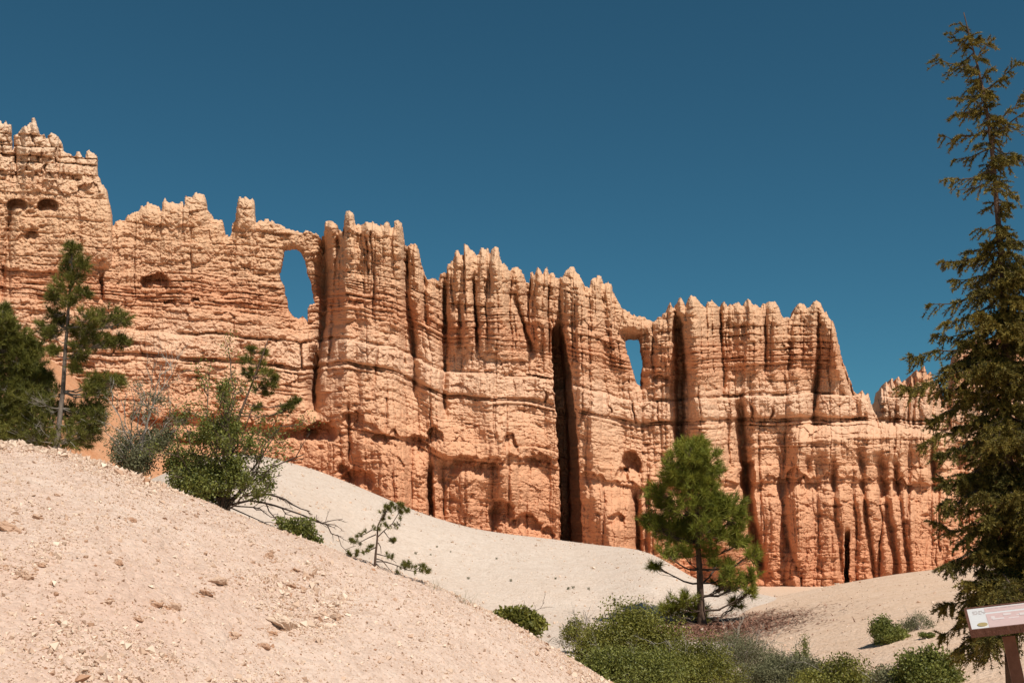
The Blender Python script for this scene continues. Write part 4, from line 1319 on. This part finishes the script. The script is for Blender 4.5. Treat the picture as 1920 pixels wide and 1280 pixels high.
def spruce_branch(P0, P1, droop, k, dens=1.0, dry=0.0, into=None):
    L = np.linalg.norm(P1 - P0)
    n = 9
    t = np.linspace(0, 1, n)[:, None]
    P = P0 * (1 - t) + P1 * t + np.array([0, 0, 1.0]) * (-droop * L * 4 * t * (1 - t))
    P[1:-1] += rng.normal(size=(n - 2, 3)) * .02 * L
    mb = into or MB()
    mb.tube(P, np.linspace(.006 + .010 * L, .003, n), 5, .3, cap=False)
    dens = dens * rng.uniform(.55, 1.4) * (.55 if P0[2] > 5.0 else 1.35)
    nt = max(7, int(L / .021 * dens))
    tt = np.sort(rng.uniform(.08 if L < 1 else .16, 1, nt))
    f = tt * (n - 1); i = np.minimum(f.astype(int), n - 2)
    B = P[i] + (P[i + 1] - P[i]) * (f - i)[:, None]
    ax = unit(P[-1] - P[0])
    side = unit(np.cross(ax, [0, 0, 1.0]))
    sg = np.where(np.arange(nt) % 2, 1, -1)[:, None]
    d = unit(ax * rng.uniform(.4, 1.0, (nt, 1)) + side * sg * rng.uniform(.3, 1.1, (nt, 1)) + np.array([0, 0, -1.0]) * rng.uniform(-.25, .95, (nt, 1)) + rng.normal(size=(nt, 3)) * .25)
    ln = np.clip((.075 + .24 * np.minimum(L, 1.2) * (1.05 - tt)) * rng.uniform(.45, 1.5, nt), .045, .42)
    lt = rng.uniform(.2, .8)
    K = 7
    for s in range(K):
        u = (s + rng.uniform(0, 1, nt)) / K
        C = B + d * (ln * u)[:, None] + np.array([0, 0, -1.0]) * (ln * u * u * .25)[:, None]
        live = rng.rand(nt) > dry
        if live.any():
            needles(crown, C[live], d[live], 9, .036, .0100, rng, .75, np.clip(lt + rng.uniform(-.3, .3, live.sum()) + .25 * (u[live] - .5), 0, 1))
    for j in range(nt):
        if rng.rand() < .55:
            q = np.stack([B[j], B[j] + d[j] * ln[j] * .5 + [0, 0, -.06 * ln[j]], B[j] + d[j] * ln[j] + [0, 0, -.25 * ln[j]]])
            mb.tube(q, [.0035, .0028, .0015], 3, rng.uniform(.1, .8 if rng.rand() < .8 else 1), cap=False)
    if rng.rand() < .5:
        for _ in range(3):
            b0 = P[rng.randint(1, 5)]
            twigs(mb, curve3(b0, b0 + np.array([rng.normal() * .12, rng.normal() * .12, -rng.uniform(.1, .35)]) * min(L, 1), rng, 0, 4, .2), .003, rng, 2, 3, .6, .8, (.5, 1))
    if into is None:
        mb.build('branch', M['twig_dark'], root)


def trunk_at(py):
    z = at(np.interp(py, [p[1] for p in TR[::-1]], [p[0] for p in TR[::-1]]), py, SY)[2]
    i = int(np.clip(np.searchsorted(T[:, 2], z), 1, 25))
    a = (z - T[i - 1, 2]) / (T[i, 2] - T[i - 1, 2] + 1e-9)
    return T[i - 1] * (1 - a) + T[i] * a


LEFT = [(95, 1776, 62), (125, 1748, 104), (62, 1800, 40), (110, 1858, 66), (170, 1914, 112), (180, 1788, 182), (215, 1786, 214), (245, 1760, 256), (275, 1790, 300), (240, 1926, 165), (265, 1930, 205), (205, 1826, 160),
        (320, 1775, 336), (335, 1792, 356), (300, 1930, 298), (150, 1862, 130), (470, 1764, 488), (505, 1786, 524), (530, 1742, 572), (550, 1768, 604), (600, 1752, 628), (640, 1766, 690), (620, 1704, 664), (640, 1690, 722),
        (690, 1738, 786), (730, 1728, 832), (780, 1758, 850), (830, 1768, 906), (880, 1764, 944), (920, 1790, 1018), (960, 1778, 1068), (1000, 1798, 1112), (1050, 1806, 1150), (1075, 1764, 1190), (1090, 1792, 1226),
        (420, 1828, 430), (660, 1752, 740), (575, 1800, 640), (760, 1790, 800), (860, 1800, 890), (450, 1810, 470), (1010, 1830, 1130), (1100, 1840, 1232)]
for k, (ty, px, py) in enumerate(LEFT):
    P0 = trunk_at(ty)
    ln = math.hypot(px - 1880, py - ty) * sm
    P1 = at(px, py, SY + rng.uniform(-.35, .35) * ln)
    spruce_branch(P0, P1, (.05 if ty < 420 else .08) * (1.6 if ty < 420 and rng.rand() < .6 else (1 if py > ty else -1)), k, 1.15 if ty < 400 else 1.0)
for k in range(54):
    ty = 60 + 1060 * ((k + .5) / 54) ** .92
    ln = np.interp(ty, [40, 150, 330, 420, 560, 800, 1100], [.08, .30, .34, .38, .72, .95, 1.15]) * rng.uniform(.3, 1.25)
    a = rng.uniform(-2.35, 2.0)                # all round except the left side, which is set out above
    d = np.array([math.cos(a), math.sin(a), rng.uniform(-.55, .12) + (.35 if ty < 300 else 0)])
    P0 = trunk_at(ty)
    spruce_branch(P0, P0 + d * ln, .06, k, 1.1)
inner = MB()                                  # short sprays that clothe the trunk
for k in range(190):
    ty = 40 + 1120 * ((k + .5) / 190) ** .75
    ln = np.interp(ty, [40, 150, 330, 420, 560, 800, 1100], [.06, .13, .16, .22, .46, .60, .66]) * rng.uniform(.4, 1.3)
    if ty < 430 and rng.rand() < .35:
        continue
    a = rng.uniform(0, 6.283) if k % 2 else rng.uniform(3.4, 6.0)
    P0 = trunk_at(ty)
    spruce_branch(P0, P0 + np.array([math.cos(a), math.sin(a), rng.uniform(-.7, .15)]) * ln, .08, k, 1.1, 0, inner)
inner.build('inner_twigs', M['twig_dark'], root)
crown.build('crown', M['spruce_needle'], root)

# ------------------------------------------------------------------ wayside sign
M['sign_brown'] = bark_material('sign_brown', (.115, .050, .034), (.165, .075, .052), 30.0)
m, n, l, bs = new_mat('post_brown'); f = noise(n, l, geo_pos(n), 14, 5, .7)
r_ = ramp(n, [(.3, (.13, .058, .036)), (.7, (.21, .10, .065))]); l.new(f, r_.inputs[0]); l.new(r_.outputs[0], bs.inputs['Base Color']); bs.inputs['Roughness'].default_value = .7
M['post_brown'] = m


def paint(name, c, rough=.35):
    m, n, l, b = new_mat(name)
    f = noise(n, l, geo_pos(n), 40, 4, .6)
    r = ramp(n, [(.3, tuple(x * .9 for x in c)), (.7, c)])
    l.new(f, r.inputs[0]); l.new(r.outputs[0], b.inputs['Base Color'])
    b.inputs['Roughness'].default_value = rough; b.inputs['Specular IOR Level'].default_value = .5
    return m


sg = at(1888, 1186, 7.2)
gs = sg.copy(); gs[2] = float(surface_z(gs[0], gs[1]))
sign = thing('wayside_sign', 'brown-framed sloping information sign on posts at the right corner', 'sign', gs)
RT_ = np.array(Euler((0, R(-7.5), R(-20.0)), 'XYZ').to_matrix())
TILT = np.array(Euler((R(15.0), 0, 0)).to_matrix())


def sign_part(name, boxes, mat, parent=None, tilt=True):
    mb = MB()
    for c, s_ in boxes:
        c = np.array(c, float)
        if tilt:
            mb.box(sg + RT_ @ (TILT @ c), s_, RT_ @ TILT)
        else:
            mb.box(sg + RT_ @ c, s_, RT_)
    o = mb.build(name, mat, sign)
    return o


X0, X1, W2 = -.205, .72, .225
xc, xw = (X0 + X1) / 2, X1 - X0
sign_part('panel', [((xc, W2, .028), (xw - .02, 2 * W2 - .02, .016))], paint('panel_white', (.66, .63, .61), .3))
sign_part('frame', [((xc, .004, .018), (xw + .004, .016, .048)), ((xc, 2 * W2 - .004, .018), (xw + .004, .016, .048)), ((X0 + .004, W2, .0175), (.016, 2 * W2 - .026, .047)), ((X1 - .004, W2, .0175), (.016, 2 * W2 - .026, .047)),
                    ((xc, W2, .006), (xw - .03, 2 * W2 - .03, .014))], M['sign_brown'])
sign_part('post', [((.012, .19, -.84), (.072, .07, 1.62))], M['post_brown'], None, False)
sign_part('post', [((.50, .19, -.84), (.072, .07, 1.62))], M['post_brown'], None, False)
# faded print: pink field with a pale picture strip, blurred lines and a tan oval badge
zt = .0368
sign_part('print_field', [((.30, .16, zt), (.78, .27, .001)), ((.30, .375, zt), (.78, .09, .001))], paint('faded_pink', (.60, .42, .39), .35))
mb = MB()
rr = np.random.RandomState(4)
bx = []
for k in range(26):
    bx.append(((rr.uniform(-.06, .66), rr.uniform(.16, .30), zt + .0003), (rr.uniform(.02, .09), rr.uniform(.01, .05), .001)))
for k in range(len(bx)):
    bx[k] = ((bx[k][0][0], bx[k][0][1], bx[k][0][2] + .00008 * k), bx[k][1])
sign_part('print_picture', bx, paint('faded_white', (.66, .56, .53), .35))
bx = []
for row in range(3):
    x = -.165
    while x < -.10:
        wv = rr.uniform(.012, .03); bx.append(((x + wv / 2, .37 - row * .028, zt + .001), (wv, .010, .001))); x += wv + .008
x = -.07
while x < .3:
    wv = rr.uniform(.015, .05); bx.append(((x + wv / 2, .395, zt + .0015), (wv, .012, .001))); x += wv + .01
sign_part('print_lines', bx, paint('faded_grey', (.50, .42, .40), .4))
mb = MB()
an = np.linspace(0, 2 * math.pi, 24, endpoint=False)
ov = np.array([[-.125 + .030 * math.cos(a), .095 + .036 * math.sin(a), zt + .003] for a in an])
ov2 = ov - [0, 0, .004]
V = np.concatenate([ov, ov2]) @ (RT_ @ TILT).T + sg
mb.add(V, [list(range(24))], [[i, (i + 1) % 24, 24 + (i + 1) % 24, 24 + i] for i in range(24)])
mb.build('badge', paint('badge_tan', (.36, .27, .12), .5), sign)

# ------------------------------------------------------------------ loose stones
def stone_mesh(seed, sub=2, flat=.5):
    r = np.random.RandomState(seed)
    import bmesh
    bm = bmesh.new(); bmesh.ops.create_icosphere(bm, subdivisions=sub, radius=1.0)
    V = np.array([v.co[:] for v in bm.verts]); F = np.array([[v.index for v in f.verts] for f in bm.faces]); bm.free()
    for _ in range(9):                     # knocked-off faces
        nrm = unit(r.normal(size=3)); d = r.uniform(.45, .8)
        k = V @ nrm - d
        V = V - np.clip(k, 0, None)[:, None] * nrm
    V *= 1 + .16 * fbm(V[:, 0] * 2.6 + seed, V[:, 1] * 2 + V[:, 2] * 1.7, 3, seed % 50)[:, None]
    V[:, 2] *= flat
    return V, F


rocks = [(50, 465, 110, 45), (195, 415, 40, 20), (30, 680, 40, 18), (130, 712, 80, 40), (215, 665, 50, 20), (270, 760, 30, 22), (290, 815, 30, 18), (310, 853, 26, 14), (690, 430, 40, 20), (570, 597, 26, 20),
         (620, 650, 40, 34), (755, 540, 20, 20), (1150, 750, 100, 40), (1075, 812, 70, 26), (820, 872, 60, 34), (900, 880, 64, 34), (565, 855, 40, 26), (725, 950, 40, 14), (935, 940, 20, 18), (1475, 955, 165, 95), (1380, 1085, 60, 24),
         (1225, 1030, 40, 30), (1410, 610, 52, 46), (1545, 690, 40, 14), (1595, 725, 40, 34), (1520, 775, 60, 20), (1760, 930, 42, 40), (1430, 1020, 40, 24), (1320, 650, 30, 18), (300, 300, 30, 14), (1020, 405, 24, 16)]
LAB = {0: 'long dark reddish rock ledge at the left frame edge of the hill', 12: 'layered red rock patch in the middle of the gravel hill', 19: 'largest broad pale rock jutting from the gravel hill',
       3: 'forked reddish broken rock low on the left of the hill', 22: 'upright knobbly rock high on the right of the gravel hill', 26: 'rounded rock at the lower right of the gravel hill'}
for i, (x, y, wv, hv) in enumerate(rocks):
    px, py = x / 2.783, 820 + y / 2.783
    g = ground_hit(px, py + .3 * hv / 2.783, 4, 14)
    m_ = px_at(g[1])
    V, F = stone_mesh(200 + i, 4, .62)
    sw = wv / 2.783 * m_ / 2 * 1.25; sh = hv / 2.783 * m_ / 2 * (1.3 if i == 19 else 2.2)
    V = V * np.array([sw, sw * .8, sh])
    nn = .16 * sw * fbm(V[:, 0] / (sw * .22), V[:, 1] / (sw * .22) + V[:, 2] / (sw * .15), 3, 90 + i)
    V = V + unit(V) * nn[:, None]
    o = raw_mesh('rock', V, [F], M['stone'], None, {'tint': np.full(len(V), .72 if i == 19 else .05 + .45 * hash1(i, 2))})
    o.location = g + np.array([0, 0, .16 * sh]); o.rotation_euler = (R(-12), R(14), hash1(i, 5) * .8 - .4)
    tag(o, LAB.get(i, 'small reddish rock half buried in the gravel hill'), 'rock', None if i in LAB else 'loose rocks on the gravel hill')


def gravel(name, mound, N, a0, a1, y0, y1, smin, smax, seed, power=2.2, label=None):
    r = np.random.RandomState(seed)
    y = np.sqrt(r.uniform(y0 ** 2, y1 ** 2, N)); x = r.uniform(a0, a1, N) * y
    z = mound(x, y)
    drift = fbm(x / .9, y / 1.3, 4, seed + 200)
    kp = r.rand(N) < .42 + .7 * smooth(-.25, .45, drift)
    x, y, z, drift = x[kp], y[kp], z[kp], drift[kp]; N = len(x)
    size = smin * (1 - r.uniform(0, 1 - (smin / smax) ** power, N)) ** (-1 / power)
    base = np.array([[1, 0, 0], [-1, 0, 0], [0, 1, 0], [0, -1, 0], [0, 0, 1], [0, 0, -1], ], float)
    size *= .75 + .5 * smooth(0, .5, drift)
    V = base[None] * (size[:, None, None] * r.uniform(.55, 1.25, (N, 6, 1))) * np.array([1, .85, .6]) + r.normal(size=(N, 6, 3)) * size[:, None, None] * .18
    # random turn
    q = r.normal(size=(N, 4)); q /= np.linalg.norm(q, axis=1)[:, None]
    w_, a_, b_, c_ = q.T
    Rm = np.stack([1 - 2 * (b_ * b_ + c_ * c_), 2 * (a_ * b_ - c_ * w_), 2 * (a_ * c_ + b_ * w_), 2 * (a_ * b_ + c_ * w_), 1 - 2 * (a_ * a_ + c_ * c_), 2 * (b_ * c_ - a_ * w_), 2 * (a_ * c_ - b_ * w_), 2 * (b_ * c_ + a_ * w_), 1 - 2 * (a_ * a_ + b_ * b_)], -1).reshape(N, 3, 3)
    V = np.einsum('nij,nkj->nki', Rm, V)
    V += np.stack([x, y, z + size * .2], -1)[:, None]
    f = np.array([[0, 2, 4], [2, 1, 4], [1, 3, 4], [3, 0, 4], [2, 0, 5], [1, 2, 5], [3, 1, 5], [0, 3, 5]])
    F = (np.arange(N)[:, None, None] * 6 + f[None]).reshape(-1, 3)
    t = np.repeat(np.clip(.66 + .24 * r.normal(size=N), 0, 1), 6)
    o = raw_mesh(name, V.reshape(-1, 3), [F], M['stone'], None, {'tint': t})
    o['kind'] = 'stuff'
    return o


gravel('gravel', hill_a.z, 145000, -.58, .14, 5.0, 12.2, .0062, .045, 5, 2.8)
gravel('scree', hill_c.z, 5000, .12, .5, 18, 47, .012, .07, 6, 2.2)
gravel('rubble', hill_b.z, 9000, -.24, .22, 34, 61, .018, .12, 7, 2.5)

# crumbs of red rock lying round the bigger broken rocks
r = np.random.RandomState(15)
mb = MB()
for x, y, wv, hv in rocks:
    if wv < 40:
        continue
    for _ in range(int(wv * .55)):
        g = ground_hit((x + r.normal() * wv * .42) / 2.783, 820 + (y + r.normal() * hv * .42) / 2.783, 4, 14)
        V, F = stone_mesh(r.randint(400), 1, .6)
        a = r.uniform(0, 6.28); sz = r.uniform(.006, .022)
        V = V @ np.array([[math.cos(a), math.sin(a), 0], [-math.sin(a), math.cos(a), 0], [0, 0, 1]]) * sz + g
        mb.add(V, F, tint=r.uniform(0, .55))
o = mb.build('rock_crumbs', M['stone']); o['kind'] = 'stuff'

# brown needle litter under the lone pine, its dark colour doubling as tree shadow
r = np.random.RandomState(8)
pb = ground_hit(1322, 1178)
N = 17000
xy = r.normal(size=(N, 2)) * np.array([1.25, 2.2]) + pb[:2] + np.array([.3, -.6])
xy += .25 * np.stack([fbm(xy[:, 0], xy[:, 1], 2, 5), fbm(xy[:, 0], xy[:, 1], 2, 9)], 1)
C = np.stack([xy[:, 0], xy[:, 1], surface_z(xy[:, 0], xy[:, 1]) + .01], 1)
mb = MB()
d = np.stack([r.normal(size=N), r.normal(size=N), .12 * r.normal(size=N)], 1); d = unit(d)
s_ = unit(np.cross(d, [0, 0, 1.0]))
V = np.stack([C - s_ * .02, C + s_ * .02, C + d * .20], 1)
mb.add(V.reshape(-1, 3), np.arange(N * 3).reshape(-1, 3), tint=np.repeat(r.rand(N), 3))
o = mb.build('needle_litter_shadow', tint_material('dead_needle_shadow', (.15, .065, .042), (.34, .175, .115), .9))
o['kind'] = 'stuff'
